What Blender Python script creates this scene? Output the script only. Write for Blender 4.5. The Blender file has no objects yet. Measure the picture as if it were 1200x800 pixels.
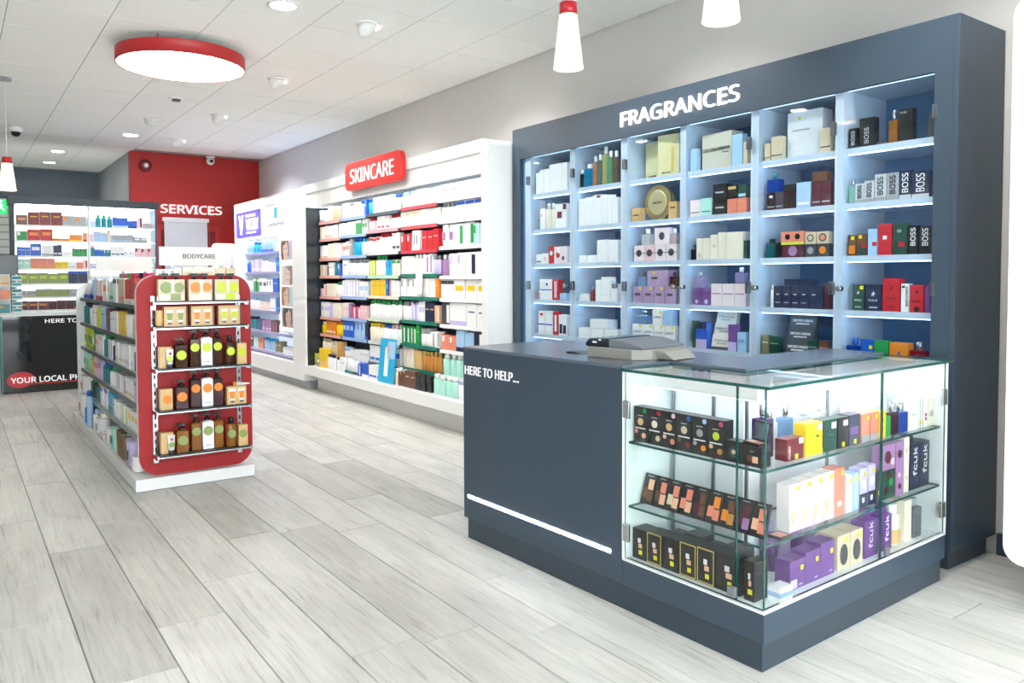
import bpy, bmesh, math, random
from mathutils import Matrix, Vector
random.seed(7)
PI = math.pi
SC = bpy.context.scene
COL = SC.collection

# ------------------------------------------------------------------ camera, world, exposure
cam_d = bpy.data.cameras.new('camera')
cam = bpy.data.objects.new('camera', cam_d)
COL.objects.link(cam)
FPX, YAW, PITCH, ROLL = 917.5, -0.621646, -0.037246, -0.002982
fw = Vector((math.cos(YAW) * math.cos(PITCH), math.sin(YAW) * math.cos(PITCH), math.sin(PITCH)))
rt = Vector((math.sin(YAW), -math.cos(YAW), 0))
up = rt.cross(fw)
rt, up = rt * math.cos(ROLL) + up * math.sin(ROLL), up * math.cos(ROLL) - rt * math.sin(ROLL)
cm = Matrix((rt, up, -fw)).transposed().to_4x4()
cm.translation = (0, 0, 1.3)
cam.matrix_world = cm
cam_d.sensor_width = 36
cam_d.lens = FPX * 36 / 1200
cam_d.shift_y = -41.1 / 1200
cam_d.clip_start = 0.05
SC.camera = cam

SC.view_settings.view_transform = 'Standard'
SC.view_settings.look = 'None'
SC.view_settings.gamma = 1
SC.view_settings.use_curve_mapping = False
SC.view_settings.exposure = 1.32
SC.cycles.use_denoising = True
SC.cycles.max_bounces = 8
SC.cycles.transparent_max_bounces = 24
SC.cycles.sample_clamp_indirect = 6

world = bpy.data.worlds.new('daylight')
SC.world = world
world.use_nodes = True
bg = world.node_tree.nodes['Background']
bg.inputs[0].default_value = (0.93, 0.97, 1.0, 1)
bg.inputs[1].default_value = 4.6

# ------------------------------------------------------------------ helpers
def lin(h):
    h = h.lstrip('#')
    o = []
    for i in (0, 2, 4):
        c = int(h[i:i + 2], 16) / 255
        o.append(c / 12.92 if c <= 0.04045 else ((c + 0.055) / 1.055) ** 2.4)
    return (*o, 1)

MATS = {}
def mat(h, rough=0.5, metal=0.0, emit=0.0, coat=0.0, alpha=None):
    k = (h, rough, metal, emit, coat)
    if k in MATS: return MATS[k]
    m = bpy.data.materials.new('m_' + h)
    m.use_nodes = True
    b = m.node_tree.nodes['Principled BSDF']
    b.inputs['Base Color'].default_value = lin(h)
    b.inputs['Roughness'].default_value = rough
    b.inputs['Metallic'].default_value = metal
    b.inputs['Coat Weight'].default_value = coat
    if emit:
        b.inputs['Emission Color'].default_value = lin(h)
        b.inputs['Emission Strength'].default_value = emit
    MATS[k] = m
    return m

def printed(h, rough=0.35):
    """paper or plastic with faint lines of small print and a slightly uneven tone"""
    k = ('print', h, rough)
    if k in MATS: return MATS[k]
    m = bpy.data.materials.new('print_' + h)
    m.use_nodes = True
    nt = m.node_tree; N = nt.nodes; L = nt.links
    b = N['Principled BSDF']
    b.inputs['Roughness'].default_value = rough
    tc = N.new('ShaderNodeTexCoord')
    mp = N.new('ShaderNodeMapping'); mp.inputs['Rotation'].default_value = (PI / 2, 0, 0)
    mp.inputs['Scale'].default_value = (60, 60, 110)
    L.new(tc.outputs['Object'], mp.inputs[0])
    br = N.new('ShaderNodeTexBrick')
    br.inputs['Scale'].default_value = 1.0
    br.inputs['Mortar Size'].default_value = 0.17
    br.inputs['Brick Width'].default_value = 0.55
    br.inputs['Row Height'].default_value = 0.6
    c = lin(h)
    lum = 0.2126 * c[0] + 0.7152 * c[1] + 0.0722 * c[2]
    k2 = 0.72 if lum > 0.12 else 1.0
    ad = 0.0 if lum > 0.12 else 0.10
    d = tuple(x * k2 + ad for x in c[:3]) + (1,)
    br.inputs['Color1'].default_value = c
    br.inputs['Color2'].default_value = d
    br.inputs['Mortar'].default_value = c
    L.new(mp.outputs[0], br.inputs[0])
    ns = N.new('ShaderNodeTexNoise'); ns.inputs['Scale'].default_value = 22
    L.new(tc.outputs['Object'], ns.inputs[0])
    rp = N.new('ShaderNodeValToRGB')
    rp.color_ramp.elements[0].position = 0.48; rp.color_ramp.elements[1].position = 0.56
    L.new(ns.outputs[0], rp.inputs[0])
    mx = N.new('ShaderNodeMix'); mx.data_type = 'RGBA'
    mx.inputs[6].default_value = c
    L.new(rp.outputs[0], mx.inputs[0]); L.new(br.outputs[0], mx.inputs[7])
    L.new(mx.outputs[2], b.inputs['Base Color'])
    MATS[k] = m
    return m

def glass(h, k=1.0, ior=1.45, name='glass'):
    """thin pane: see-through, tinted, with mirror reflection that grows at grazing angles"""
    key = (name, h, k)
    if key in MATS: return MATS[key]
    m = bpy.data.materials.new(name)
    m.use_nodes = True
    nt = m.node_tree; N = nt.nodes; L = nt.links
    N.remove(N['Principled BSDF'])
    out = N['Material Output']
    t = N.new('ShaderNodeBsdfTransparent'); t.inputs[0].default_value = lin(h)
    g = N.new('ShaderNodeBsdfGlossy'); g.inputs['Roughness'].default_value = 0.02
    lw = N.new('ShaderNodeLayerWeight'); lw.inputs['Blend'].default_value = 0.5
    pw = N.new('ShaderNodeMath'); pw.operation = 'POWER'; pw.inputs[1].default_value = 5
    L.new(lw.outputs['Facing'], pw.inputs[0])
    mu = N.new('ShaderNodeMath'); mu.operation = 'MULTIPLY_ADD'; mu.inputs[1].default_value = 0.9 * k; mu.inputs[2].default_value = 0.035 * k
    L.new(pw.outputs[0], mu.inputs[0])
    x = N.new('ShaderNodeMixShader')
    L.new(mu.outputs[0], x.inputs[0]); L.new(t.outputs[0], x.inputs[1]); L.new(g.outputs[0], x.inputs[2])
    L.new(x.outputs[0], out.inputs[0])
    MATS[key] = m
    return m

def liquid(h):
    """coloured clear glass or plastic of a filled bottle"""
    key = ('liq', h)
    if key in MATS: return MATS[key]
    m = bpy.data.materials.new('clear_' + h)
    m.use_nodes = True
    nt = m.node_tree; N = nt.nodes; L = nt.links
    b = N['Principled BSDF']; b.inputs['Base Color'].default_value = lin(h); b.inputs['Roughness'].default_value = 0.08
    b.inputs['Coat Weight'].default_value = 0.5
    t = N.new('ShaderNodeBsdfTransparent'); t.inputs[0].default_value = lin(h)
    x = N.new('ShaderNodeMixShader'); x.inputs[0].default_value = 0.4
    L.new(t.outputs[0], x.inputs[1]); L.new(b.outputs[0], x.inputs[2]); L.new(x.outputs[0], N['Material Output'].inputs[0])
    MATS[key] = m
    return m

class MB:
    def __init__(s): s.v = []; s.f = []; s.mi = []; s.sm = []
    def add(s, vs, fs, mi=0, sm=False):
        o = len(s.v); s.v += [tuple(p) for p in vs]
        for f in fs: s.f.append(tuple(i + o for i in f)); s.mi.append(mi); s.sm.append(sm)
    def box(s, x0, x1, y0, y1, z0, z1, mi=0):
        vs = [(x0, y0, z0), (x1, y0, z0), (x1, y1, z0), (x0, y1, z0), (x0, y0, z1), (x1, y0, z1), (x1, y1, z1), (x0, y1, z1)]
        s.add(vs, [(0, 3, 2, 1), (4, 5, 6, 7), (0, 1, 5, 4), (1, 2, 6, 5), (2, 3, 7, 6), (3, 0, 4, 7)], mi); return s
    def frustum(s, x0, x1, y0, y1, z0, X0, X1, Y0, Y1, z1, mi=0):
        vs = [(x0, y0, z0), (x1, y0, z0), (x1, y1, z0), (x0, y1, z0), (X0, Y0, z1), (X1, Y0, z1), (X1, Y1, z1), (X0, Y1, z1)]
        s.add(vs, [(0, 3, 2, 1), (4, 5, 6, 7), (0, 1, 5, 4), (1, 2, 6, 5), (2, 3, 7, 6), (3, 0, 4, 7)], mi); return s
    def lathe(s, prof, n=16, cx=0, cy=0, sx=1, sy=1, cap=True, mi=0):
        vs = []; fs = []
        for r, z in prof:
            for i in range(n):
                a = 2 * PI * i / n
                vs.append((cx + r * sx * math.cos(a), cy + r * sy * math.sin(a), z))
        for k in range(len(prof) - 1):
            for i in range(n):
                j = (i + 1) % n
                fs.append((k * n + i, k * n + j, k * n + n + j, k * n + n + i))
        s.add(vs, fs, mi, True)
        if cap:
            m = len(prof) - 1
            s.add(vs[:n], [tuple(range(n - 1, -1, -1))], mi)
            s.add(vs[m * n:], [tuple(range(n))], mi)
        return s
    def prism(s, pts, y0, y1, mi=0, sm=False):
        """outline in x,z pushed along y (front at y0)"""
        n = len(pts)
        vs = [(x, y0, z) for x, z in pts] + [(x, y1, z) for x, z in pts]
        s.add(vs, [tuple(range(n)), tuple(range(2 * n - 1, n - 1, -1))], mi)
        s.add(vs, [(i, n + i, n + (i + 1) % n, (i + 1) % n) for i in range(n)], mi, sm); return s
    def slab(s, pts, z0, z1, mi=0):
        """outline in x,y pushed along z"""
        n = len(pts)
        vs = [(x, y, z0) for x, y in pts] + [(x, y, z1) for x, y in pts]
        s.add(vs, [tuple(range(n - 1, -1, -1)), tuple(range(n, 2 * n))] + [(i, (i + 1) % n, n + (i + 1) % n, n + i) for i in range(n)], mi); return s
    def ring(s, o, i, y0, y1, mi=0):
        n = len(o)
        vs = [(x, y0, z) for x, z in o] + [(x, y0, z) for x, z in i] + [(x, y1, z) for x, z in o] + [(x, y1, z) for x, z in i]
        fs = []
        for k in range(n):
            j = (k + 1) % n
            fs += [(k, j, n + j, n + k), (2 * n + j, 2 * n + k, 3 * n + k, 3 * n + j), (j, k, 2 * n + k, 2 * n + j), (n + k, n + j, 3 * n + j, 3 * n + k)]
        s.add(vs, fs, mi); return s
    def tube(s, pts, r, n=6, mi=0):
        prev = None
        for k in range(len(pts)):
            p = Vector(pts[k])
            d = (Vector(pts[min(k + 1, len(pts) - 1)]) - Vector(pts[max(k - 1, 0)])).normalized()
            a = d.orthogonal().normalized(); b = d.cross(a)
            ringv = [p + (a * math.cos(2 * PI * i / n) + b * math.sin(2 * PI * i / n)) * r for i in range(n)]
            if prev is not None:
                s.add(prev + ringv, [(i, (i + 1) % n, n + (i + 1) % n, n + i) for i in range(n)], mi, True)
            prev = ringv
        return s
    def mesh(s, name, bevel=0):
        m = bpy.data.meshes.new(name)
        m.from_pydata(s.v, [], s.f)
        for i, p in enumerate(m.polygons): p.material_index = s.mi[i]; p.use_smooth = s.sm[i]
        bm = bmesh.new(); bm.from_mesh(m)
        bmesh.ops.remove_doubles(bm, verts=bm.verts, dist=1e-5)
        bmesh.ops.recalc_face_normals(bm, faces=bm.faces)
        if bevel:
            bmesh.ops.bevel(bm, geom=bm.edges[:], offset=bevel, segments=2, profile=0.5, affect='EDGES', clamp_overlap=True)
        bm.to_mesh(m); bm.free()
        return m

MESH = {}
def cached(key, fn):
    if key not in MESH: MESH[key] = fn()
    return MESH[key]

def ob(name, mesh, ms, parent=None, loc=(0, 0, 0), rot=(0, 0, 0)):
    if isinstance(mesh, MB): mesh = mesh.mesh(name)
    if not isinstance(ms, (list, tuple)): ms = [ms]
    while len(mesh.materials) < len(ms): mesh.materials.append(None)
    o = bpy.data.objects.new(name, mesh)
    COL.objects.link(o)
    for i, m in enumerate(ms):
        o.material_slots[i].link = 'OBJECT'; o.material_slots[i].material = m
    if parent is not None: o.parent = parent
    o.location = loc
    o.rotation_euler = rot if isinstance(rot, tuple) else (0, 0, rot)
    return o

def empty(name, loc=(0, 0, 0), rotz=0):
    o = bpy.data.objects.new(name, None); COL.objects.link(o)
    o.location = loc; o.rotation_euler = (0, 0, rotz); o.empty_display_size = 0.1
    return o

def tag(o, label, cat, group=None):
    o['label'] = label; o['category'] = cat
    if group: o['group'] = group
    return o

def struct(o):
    o['kind'] = 'structure'; return o

def rrect(x0, x1, z0, z1, r, n=6):
    if not isinstance(r, (list, tuple)): r = [r] * 4      # bottom-left, bottom-right, top-right, top-left
    P = []
    for (cx, cz, a0, rr) in ((x0 + r[0], z0 + r[0], PI, r[0]), (x1 - r[1], z0 + r[1], 1.5 * PI, r[1]), (x1 - r[2], z1 - r[2], 0, r[2]), (x0 + r[3], z1 - r[3], 0.5 * PI, r[3])):
        for i in range(n + 1):
            a = a0 + 0.5 * PI * i / n
            P.append((cx + rr * math.cos(a), cz + rr * math.sin(a)))
    return P

try:                                     # the plain sans font that ships with Blender; its built-in one otherwise
    import os
    SANS = bpy.data.fonts.load(os.path.join(bpy.utils.system_resource('DATAFILES'), 'fonts', 'NotoSansMath-Regular.woff2'))
except Exception:
    SANS = None

def text_mesh(s, w=None, h=None, depth=0.004, bold=0.012, spacing=1.0):
    """raised letters standing in the x,z plane, front at y = -depth; origin at left end of the base line"""
    def mk():
        c = bpy.data.curves.new('lettering', 'FONT')
        c.body = s; c.size = 1; c.extrude = 0.02; c.space_character = spacing
        c.resolution_u = 3
        if SANS: c.font = SANS
        o = bpy.data.objects.new('tmp_text', c)
        COL.objects.link(o)
        m = bpy.data.meshes.new_from_object(o)
        bpy.data.objects.remove(o); bpy.data.curves.remove(c)
        m.materials.clear()
        xs = [v.co.x for v in m.vertices]; ys = [v.co.y for v in m.vertices]
        x0, x1, y0, y1 = min(xs), max(xs), min(ys), max(ys)
        sx = (w / (x1 - x0)) if w else (h / (y1 - y0))
        sy = (h / (y1 - y0)) if h else sx
        for v in m.vertices:
            x, y, z = v.co
            v.co = ((x - x0) * sx, -depth * (z + 0.02) / 0.04, (y - y0) * sy)
        if bold:                          # heavier strokes: a few copies set slightly apart
            t = sy * bold * 1.6
            vs = []; fs = []
            for k, (ax, az) in enumerate(((0, 0), (t, 0), (0, t), (t, t))):
                o_ = len(vs)
                vs += [(v.co.x + ax - t / 2, v.co.y - .0002 * k * bool(v.co.y < -depth / 2), v.co.z + az - t / 2) for v in m.vertices]
                fs += [tuple(i + o_ for i in f.vertices) for f in m.polygons]
            m2 = bpy.data.meshes.new('lettering'); m2.from_pydata(vs, [], fs)
            bpy.data.meshes.remove(m); m = m2
        m.update()
        return m
    return cached(('text', s, w, h, depth, bold), mk)

ORD = ['zeroth', 'first', 'second', 'third', 'fourth', 'fifth', 'sixth', 'seventh', 'eighth', 'ninth', 'tenth', 'eleventh', 'twelfth', 'thirteenth', 'fourteenth', 'fifteenth', 'sixteenth', 'seventeenth', 'eighteenth', 'nineteenth', 'twentieth']
for k in range(21, 60): ORD.append(('twenty', 'thirty', 'forty', 'fifty')[k // 10 - 2] + ('' if k % 10 == 0 else '-' + ORD[k % 10]))
ORD[30] = 'thirtieth'; ORD[40] = 'fortieth'; ORD[50] = 'fiftieth'

# common materials
M_WHITE = mat('F2F2F0', 0.35)
M_OFFW = mat('E9E8E4', 0.4)
M_SLATE = mat('384857', 0.38)
M_SLATE_D = mat('33404B', 0.42)
M_CHROME = mat('C8CCD0', 0.18, 1.0)
M_STEEL = mat('9DA3A8', 0.35, 0.9)
M_BLACK = mat('15171A', 0.35)
M_RED = mat('A60A10', 0.55)
M_GEDGE = mat('13524C', 0.12, 0, 0, 0.6)
G_CLEAR = glass('FBFDFD', .75)
G_DOOR = glass('F6FAFC', 1.0, 1.45, 'door_glass')

# ------------------------------------------------------------------ room shell
WY, CZ, RX = -3.956, 3.12, 12.3          # right wall, ceiling height, red wall
XF, YL, XB = -2.2, 2.6, 15.3             # shop front, left wall, far end of the recess

def paint(h, rough=0.6):
    m = bpy.data.materials.new('paint_' + h)
    m.use_nodes = True
    nt = m.node_tree; N = nt.nodes; L = nt.links
    b = N['Principled BSDF']; b.inputs['Roughness'].default_value = rough
    tc = N.new('ShaderNodeTexCoord')
    ns = N.new('ShaderNodeTexNoise'); ns.inputs['Scale'].default_value = 3; ns.inputs['Detail'].default_value = 4
    L.new(tc.outputs['Object'], ns.inputs[0])
    c = lin(h)
    mx = N.new('ShaderNodeMix'); mx.data_type = 'RGBA'
    mx.inputs[6].default_value = tuple(x * 0.96 for x in c[:3]) + (1,); mx.inputs[7].default_value = tuple(min(1, x * 1.04) for x in c[:3]) + (1,)
    L.new(ns.outputs[0], mx.inputs[0]); L.new(mx.outputs[2], b.inputs['Base Color'])
    n2 = N.new('ShaderNodeTexNoise'); n2.inputs['Scale'].default_value = 220
    L.new(tc.outputs['Object'], n2.inputs[0])
    bp = N.new('ShaderNodeBump'); bp.inputs['Strength'].default_value = 0.06; bp.inputs['Distance'].default_value = 0.002
    L.new(n2.outputs[0], bp.inputs['Height']); L.new(bp.outputs[0], b.inputs['Normal'])
    return m

P_GREY = paint('CAC7C4'); P_RED = paint('AC160F', 0.5); P_DARK = paint('55616B'); P_WHITE = paint('DEDEDC')

def plank_material():
    m = bpy.data.materials.new('pale_oak_plank')
    m.use_nodes = True
    nt = m.node_tree; N = nt.nodes; L = nt.links
    b = N['Principled BSDF']
    tc = N.new('ShaderNodeTexCoord'); oi = N.new('ShaderNodeObjectInfo')
    of = N.new('ShaderNodeVectorMath'); of.operation = 'MULTIPLY_ADD'
    of.inputs[1].default_value = (1, 1, 1)
    sc = N.new('ShaderNodeVectorMath'); sc.operation = 'SCALE'; sc.inputs['Scale'].default_value = 7.3
    cb = N.new('ShaderNodeCombineXYZ')
    L.new(oi.outputs['Random'], cb.inputs[0]); L.new(oi.outputs['Random'], cb.inputs[1]); L.new(oi.outputs['Random'], cb.inputs[2])
    L.new(cb.outputs[0], sc.inputs[0])
    L.new(tc.outputs['Object'], of.inputs[0]); L.new(sc.outputs[0], of.inputs[2])
    mp = N.new('ShaderNodeMapping'); mp.inputs['Scale'].default_value = (1.0, 20, 1)
    L.new(of.outputs[0], mp.inputs[0])
    grain = N.new('ShaderNodeTexNoise'); grain.inputs['Scale'].default_value = 2.6; grain.inputs['Detail'].default_value = 7; grain.inputs['Roughness'].default_value = 0.68
    grain.inputs['Distortion'].default_value = 0.9
    L.new(mp.outputs[0], grain.inputs[0])
    mp2 = N.new('ShaderNodeMapping'); mp2.inputs['Scale'].default_value = (1.3, 3.4, 1)
    L.new(of.outputs[0], mp2.inputs[0])
    blot = N.new('ShaderNodeTexNoise'); blot.inputs['Scale'].default_value = 1.5; blot.inputs['Detail'].default_value = 5
    L.new(mp2.outputs[0], blot.inputs[0])
    r1 = N.new('ShaderNodeValToRGB')
    e = r1.color_ramp.elements
    e[0].position = 0.30; e[0].color = lin('BAB8B5'); e[1].position = 0.56; e[1].color = lin('E9E7E3')
    x = e.new(0.42); x.color = lin('DDDBD7')
    L.new(grain.outputs[0], r1.inputs[0])
    r2 = N.new('ShaderNodeValToRGB')
    r2.color_ramp.elements[0].position = 0.3; r2.color_ramp.elements[0].color = lin('D9D9D8')
    r2.color_ramp.elements[1].position = 0.62; r2.color_ramp.elements[1].color = lin('F9F9F7')
    L.new(blot.outputs[0], r2.inputs[0])
    mu = N.new('ShaderNodeMix'); mu.data_type = 'RGBA'; mu.blend_type = 'MULTIPLY'; mu.inputs[0].default_value = 0.75
    L.new(r1.outputs[0], mu.inputs[6]); L.new(r2.outputs[0], mu.inputs[7])
    r3 = N.new('ShaderNodeValToRGB')
    r3.color_ramp.elements[0].color = lin('DEDEDC'); r3.color_ramp.elements[1].color = lin('FFFFFF')
    q = r3.color_ramp.elements.new(0.16); q.color = lin('F2F2F0')
    L.new(oi.outputs['Random'], r3.inputs[0])
    m3 = N.new('ShaderNodeMix'); m3.data_type = 'RGBA'; m3.blend_type = 'MULTIPLY'; m3.inputs[0].default_value = 1
    L.new(mu.outputs[2], m3.inputs[6]); L.new(r3.outputs[0], m3.inputs[7])
    L.new(m3.outputs[2], b.inputs['Base Color'])
    b.inputs['Roughness'].default_value = 0.42
    bp = N.new('ShaderNodeBump'); bp.inputs['Strength'].default_value = 0.12; bp.inputs['Distance'].default_value = 0.002
    L.new(grain.outputs[0], bp.inputs['Height']); L.new(bp.outputs[0], b.inputs['Normal'])
    return m

M_PLANK = plank_material()
floor = struct(ob('floor', MB().box(XF, XB, WY, YL, -0.1, -0.008), mat('B2B2B0', 0.7)))
PW, PLEN = 0.2468, 1.492
known = {0: 4.24, 1: 4.592, 2: 3.452, 3: 3.958, 5: 3.739, -1: 4.9}
row = 0
for r in range(-8, 15):
    y1 = -0.345 - PW * r; y0 = y1 - PW
    y0c, y1c = max(y0, WY + 0.002), min(y1, 1.7)
    if y1c - y0c < 0.03: continue
    x = known.get(r, 3.2 + ((r * 0.61803) % 1) * PLEN)
    while x > 0.2: x -= PLEN
    xmax = XB if y0 > -2.12 else RX
    while x < xmax - 0.01:
        a, b = max(x, -1.5), min(x + PLEN, xmax - 0.004)
        if b - a > 0.05:
            L_, W_ = round(b - a - 0.0035, 4), round(y1c - y0c - 0.003, 4)
            me = cached(('plank', L_, W_), lambda: MB().frustum(-L_ / 2, L_ / 2, -W_ / 2, W_ / 2, -0.008, -L_ / 2 + 0.0015, L_ / 2 - 0.0015, -W_ / 2 + 0.0015, W_ / 2 - 0.0015, 0).mesh('plank'))
            ob('plank', me, M_PLANK, floor, ((a + b) / 2, (y0c + y1c) / 2, 0))
        x += PLEN

T = 0.15
struct(ob('wall_right', MB().box(XF, RX + T, WY - T, WY, -0.1, CZ + 0.1), P_GREY))
struct(ob('wall_back', MB().box(RX, RX + T, WY, -2.12, 0, CZ), P_RED))
struct(ob('wall_recess', MB().box(RX + T, XB, -2.12 - T, -2.12, -0.1, CZ + 0.1), paint('9AA0A4')))
struct(ob('wall_far', MB().box(XB, XB + T, -2.12 - T, YL, -0.1, CZ + 0.1), P_DARK))
struct(ob('wall_left', MB().box(XF, XB, YL, YL + T, -0.1, CZ + 0.1), P_WHITE))
# shop front behind the camera: two piers, lintel, stall riser and three glazed bays
wf = MB().box(XF - T, XF, WY - T, -3.3, -0.1, CZ + 0.1).box(XF - T, XF, 2.2, YL + T, -0.1, CZ + 0.1).box(XF - T, XF, -3.3, 2.2, 2.8, CZ + 0.1).box(XF - T, XF, -3.3, 2.2, -0.1, 0.25)
struct(ob('wall_front', wf, P_WHITE))
for k in range(3):
    y0 = -3.3 + k * 5.5 / 3; y1 = y0 + 5.5 / 3
    fr = MB().ring([(y0, 0.25), (y1, 0.25), (y1, 2.8), (y0, 2.8)], [(y0 + .05, .3), (y1 - .05, .3), (y1 - .05, 2.75), (y0 + .05, 2.75)], 0, 0.06)
    fr.v = [(XF - 0.1 + y, x, z) for x, y, z in fr.v]
    w = struct(ob('window_%d' % (k + 1), fr, M_SLATE_D))
    ob('pane', MB().box(XF - .075, XF - .069, y0 + .05, y1 - .05, .3, 2.75), G_CLEAR, w)

ceil = struct(ob('ceiling', MB().box(XF, XB, WY, YL, CZ + 0.005, CZ + 0.1), mat('A4A4A1', 0.8)))
def tile_material():
    m = bpy.data.materials.new('mineral_tile'); m.use_nodes = True
    nt = m.node_tree; N = nt.nodes; L = nt.links; b = N['Principled BSDF']; b.inputs['Roughness'].default_value = 0.9
    tc = N.new('ShaderNodeTexCoord'); ns = N.new('ShaderNodeTexNoise'); ns.inputs['Scale'].default_value = 90; ns.inputs['Detail'].default_value = 3
    L.new(tc.outputs['Object'], ns.inputs[0])
    rp = N.new('ShaderNodeValToRGB'); rp.color_ramp.elements[0].position = .35; rp.color_ramp.elements[0].color = lin('F0F0EC'); rp.color_ramp.elements[1].position = .6; rp.color_ramp.elements[1].color = lin('FAFAF6')
    L.new(ns.outputs[0], rp.inputs[0]); L.new(rp.outputs[0], b.inputs['Base Color'])
    bp = N.new('ShaderNodeBump'); bp.inputs['Strength'].default_value = .2; bp.inputs['Distance'].default_value = .002
    L.new(ns.outputs[0], bp.inputs['Height']); L.new(bp.outputs[0], b.inputs['Normal'])
    return m
M_TILE = tile_material()
tile_me = MB().box(-.2945, .2945, -.297, .297, 0, .006).mesh('ceiling_tile', 0.001)
for i in range(-3, 18):
    for j in range(-1, 7):
        cx, cy = 4.3 + .6 * i + .3, -.95 - .6 * j + .3
        if cx > XB - .3 or (cx > RX and cy < -2.12) or cy < WY: continue
        if cx + .3 > RX and cy < -2.12: continue
        ob('ceiling_tile', tile_me, M_TILE, ceil, (cx, cy, CZ))

# dark skirting on the right wall near the white unit
struct(ob('baseboard_right', MB().box(1.0, 1.62, WY, WY + .02, 0, .1), M_SLATE_D))

# red doorway frame in the back wall, with a door leaf
dr = MB().ring([(2.44, 0), (3.33, 0), (3.33, 2.08), (2.44, 2.08)], [(2.50, 0.001), (3.27, 0.001), (3.27, 2.0), (2.50, 2.0)], 0, .05)
dr.v = [(RX - .05 + y, -x, z) for x, y, z in dr.v]
door = struct(ob('door_1', dr, mat('B5261F', .45)))
leaf = MB().box(RX - .025, RX, -3.27, -2.5, .01, 2.0)
ob('door_leaf', leaf, mat('8E1512', .45), door)
# white roller blind hanging in front of the doorway
bl = empty('roller_blind', (RX - .09, -2.84, 1.2))
tag(bl, 'white roller blind hanging below the raised SERVICES letters on red wall', 'blind')
ob('blind_cloth', MB().box(-.004, .004, -.3, .3, -.4, .95), mat('E4E6EC', .7), bl)
ob('roller', MB().box(-.03, .03, -.32, .32, .93, .985), mat('F0F0F0', .4), bl)
ob('pull_cord', MB().tube([(-.012, -.325, .95), (-.014, -.33, .4), (-.012, -.325, -.1)], .004), mat('C05050', .5), bl)

# raised letters SERVICES
def letters(name, s, w, h, depth, m, loc, rotz, label=None, cat='sign', parent=None, bold=.012):
    o = ob(name, text_mesh(s, w, h, depth, bold), m, parent, loc, (0, 0, rotz))
    if label: tag(o, label, cat)
    return o
letters('wall_lettering', 'SERVICES', .86, .125, .03, mat('F8F8F8', .4, 0, .25), (RX, -2.515, 2.255), -PI / 2, 'white raised SERVICES letters on the red back wall', bold=.004)  # slight glow put into the unlit letters to brighten them

# ------------------------------------------------------------------ ceiling fittings
M_GLOW = mat('FFFFFF', .5, 0, 14)
lamp = empty('ceiling_lamp', (6.64, -1.535, CZ))
tag(lamp, 'large round ceiling lamp with red drum rim and glowing diffuser', 'ceiling lamp')
ob('rim', MB().lathe([(.478, -.05), (.478, -.15), (.468, -.15), (.468, -.055)], 64, cap=False), mat('B8272A', .4), lamp)
ob('top_plate', MB().lathe([(.468, -.056), (.468, -.05)], 64), M_WHITE, lamp)
ob('diffuser', MB().lathe([(.467, -.146), (.467, -.13)], 64), mat('FFFDF8', .5, 0, 9), lamp)
for k in range(3): ob('suspension_wire', MB().tube([(.4 * math.cos(k * 2.1 + .4), .4 * math.sin(k * 2.1 + .4), -.05), (.4 * math.cos(k * 2.1 + .4), .4 * math.sin(k * 2.1 + .4), 0)], .004), M_STEEL, lamp)

def downlight(x, y, label, power=34):
    e = empty('downlight', (x, y, CZ))
    tag(e, label, 'downlight', 'recessed downlights in the ceiling tiles')
    ob('trim_ring', cached('dl_ring', lambda: MB().lathe([(.105, 0), (.105, -.006), (.085, -.008), (.08, -.002)], 32, cap=False).mesh('trim_ring')), M_WHITE, e)
    ob('lens', cached('dl_lens', lambda: MB().lathe([(.08, -.004), (.08, -.001)], 32).mesh('lens')), mat('FFFAF2', .5, 0, power), e)
downlight(5.2, -1.85, 'round recessed downlight glowing in the ceiling nearest the camera', 30)
downlight(10.96, -1.9, 'round recessed downlight nearest the top corner of the red wall', 70)
downlight(12.94, -1.29, 'nearer of two small recessed downlights over the pharmacy shelves')
downlight(14.24, -1.30, 'farther of two small recessed downlights over the pharmacy shelves')
for k, (x, y) in enumerate([(2.8, -1.25), (2.8, .55), (.4, -1.85), (.4, .55), (5.2, .55), (7.6, .55), (10, .55), (-1.2, -1.85), (-1.2, .55), (12.9, .55)]):  # unseen downlights, added to light the room
    downlight(x, y, 'recessed downlight out of view, %s along the ceiling' % ORD[k + 1], 30)

def washer(x, y, label):
    e = empty('spotlight', (x, y, CZ))
    tag(e, label, 'spotlight', 'wall washing ceiling spotlights')
    ob('collar', cached('ws_c', lambda: MB().lathe([(.09, 0), (.09, -.008), (.075, -.01)], 24).mesh('collar')), M_WHITE, e)
    cone = MB().lathe([(.07, 0), (.062, -.04), (.035, -.085), (.012, -.1)], 24)
    cone.v = [(a, b - c * .35, c) for a, b, c in cone.v]
    ob('hood', cached('ws_h', lambda: cone.mesh('hood')), mat('E6E6E4', .4), e)
    ob('lens', cached('ws_l', lambda: MB().box(-.022, .022, -.08, -.072, -.03, -.01).mesh('lens')), mat('FFF8EE', .5, 0, 2.5), e)
    ld = bpy.data.lights.new('washer_beam', 'SPOT'); ld.energy = 40 if x < 10 else 90; ld.spot_size = math.radians(95); ld.spot_blend = .8; ld.shadow_soft_size = .06; ld.color = (1, .98, .95)
    lo = bpy.data.objects.new('beam', ld); COL.objects.link(lo); lo.parent = e; lo.location = (0, -.1, -.06)
    lo.rotation_euler = (math.radians(-32), 0, 0)
for k, (x, nm) in enumerate([(5.23, 'nearest the camera'), (7.14, 'beside the round lamp'), (9.07, 'third from the camera'), (10.98, 'farthest from the camera'), (3.3, 'out of view above the fragrances'), (1.4, 'out of view at the right')]):  # last two are unseen, added for their light
    washer(x, -2.48, 'white tilted wall washer spotlight in the ceiling, ' + nm)

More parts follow.
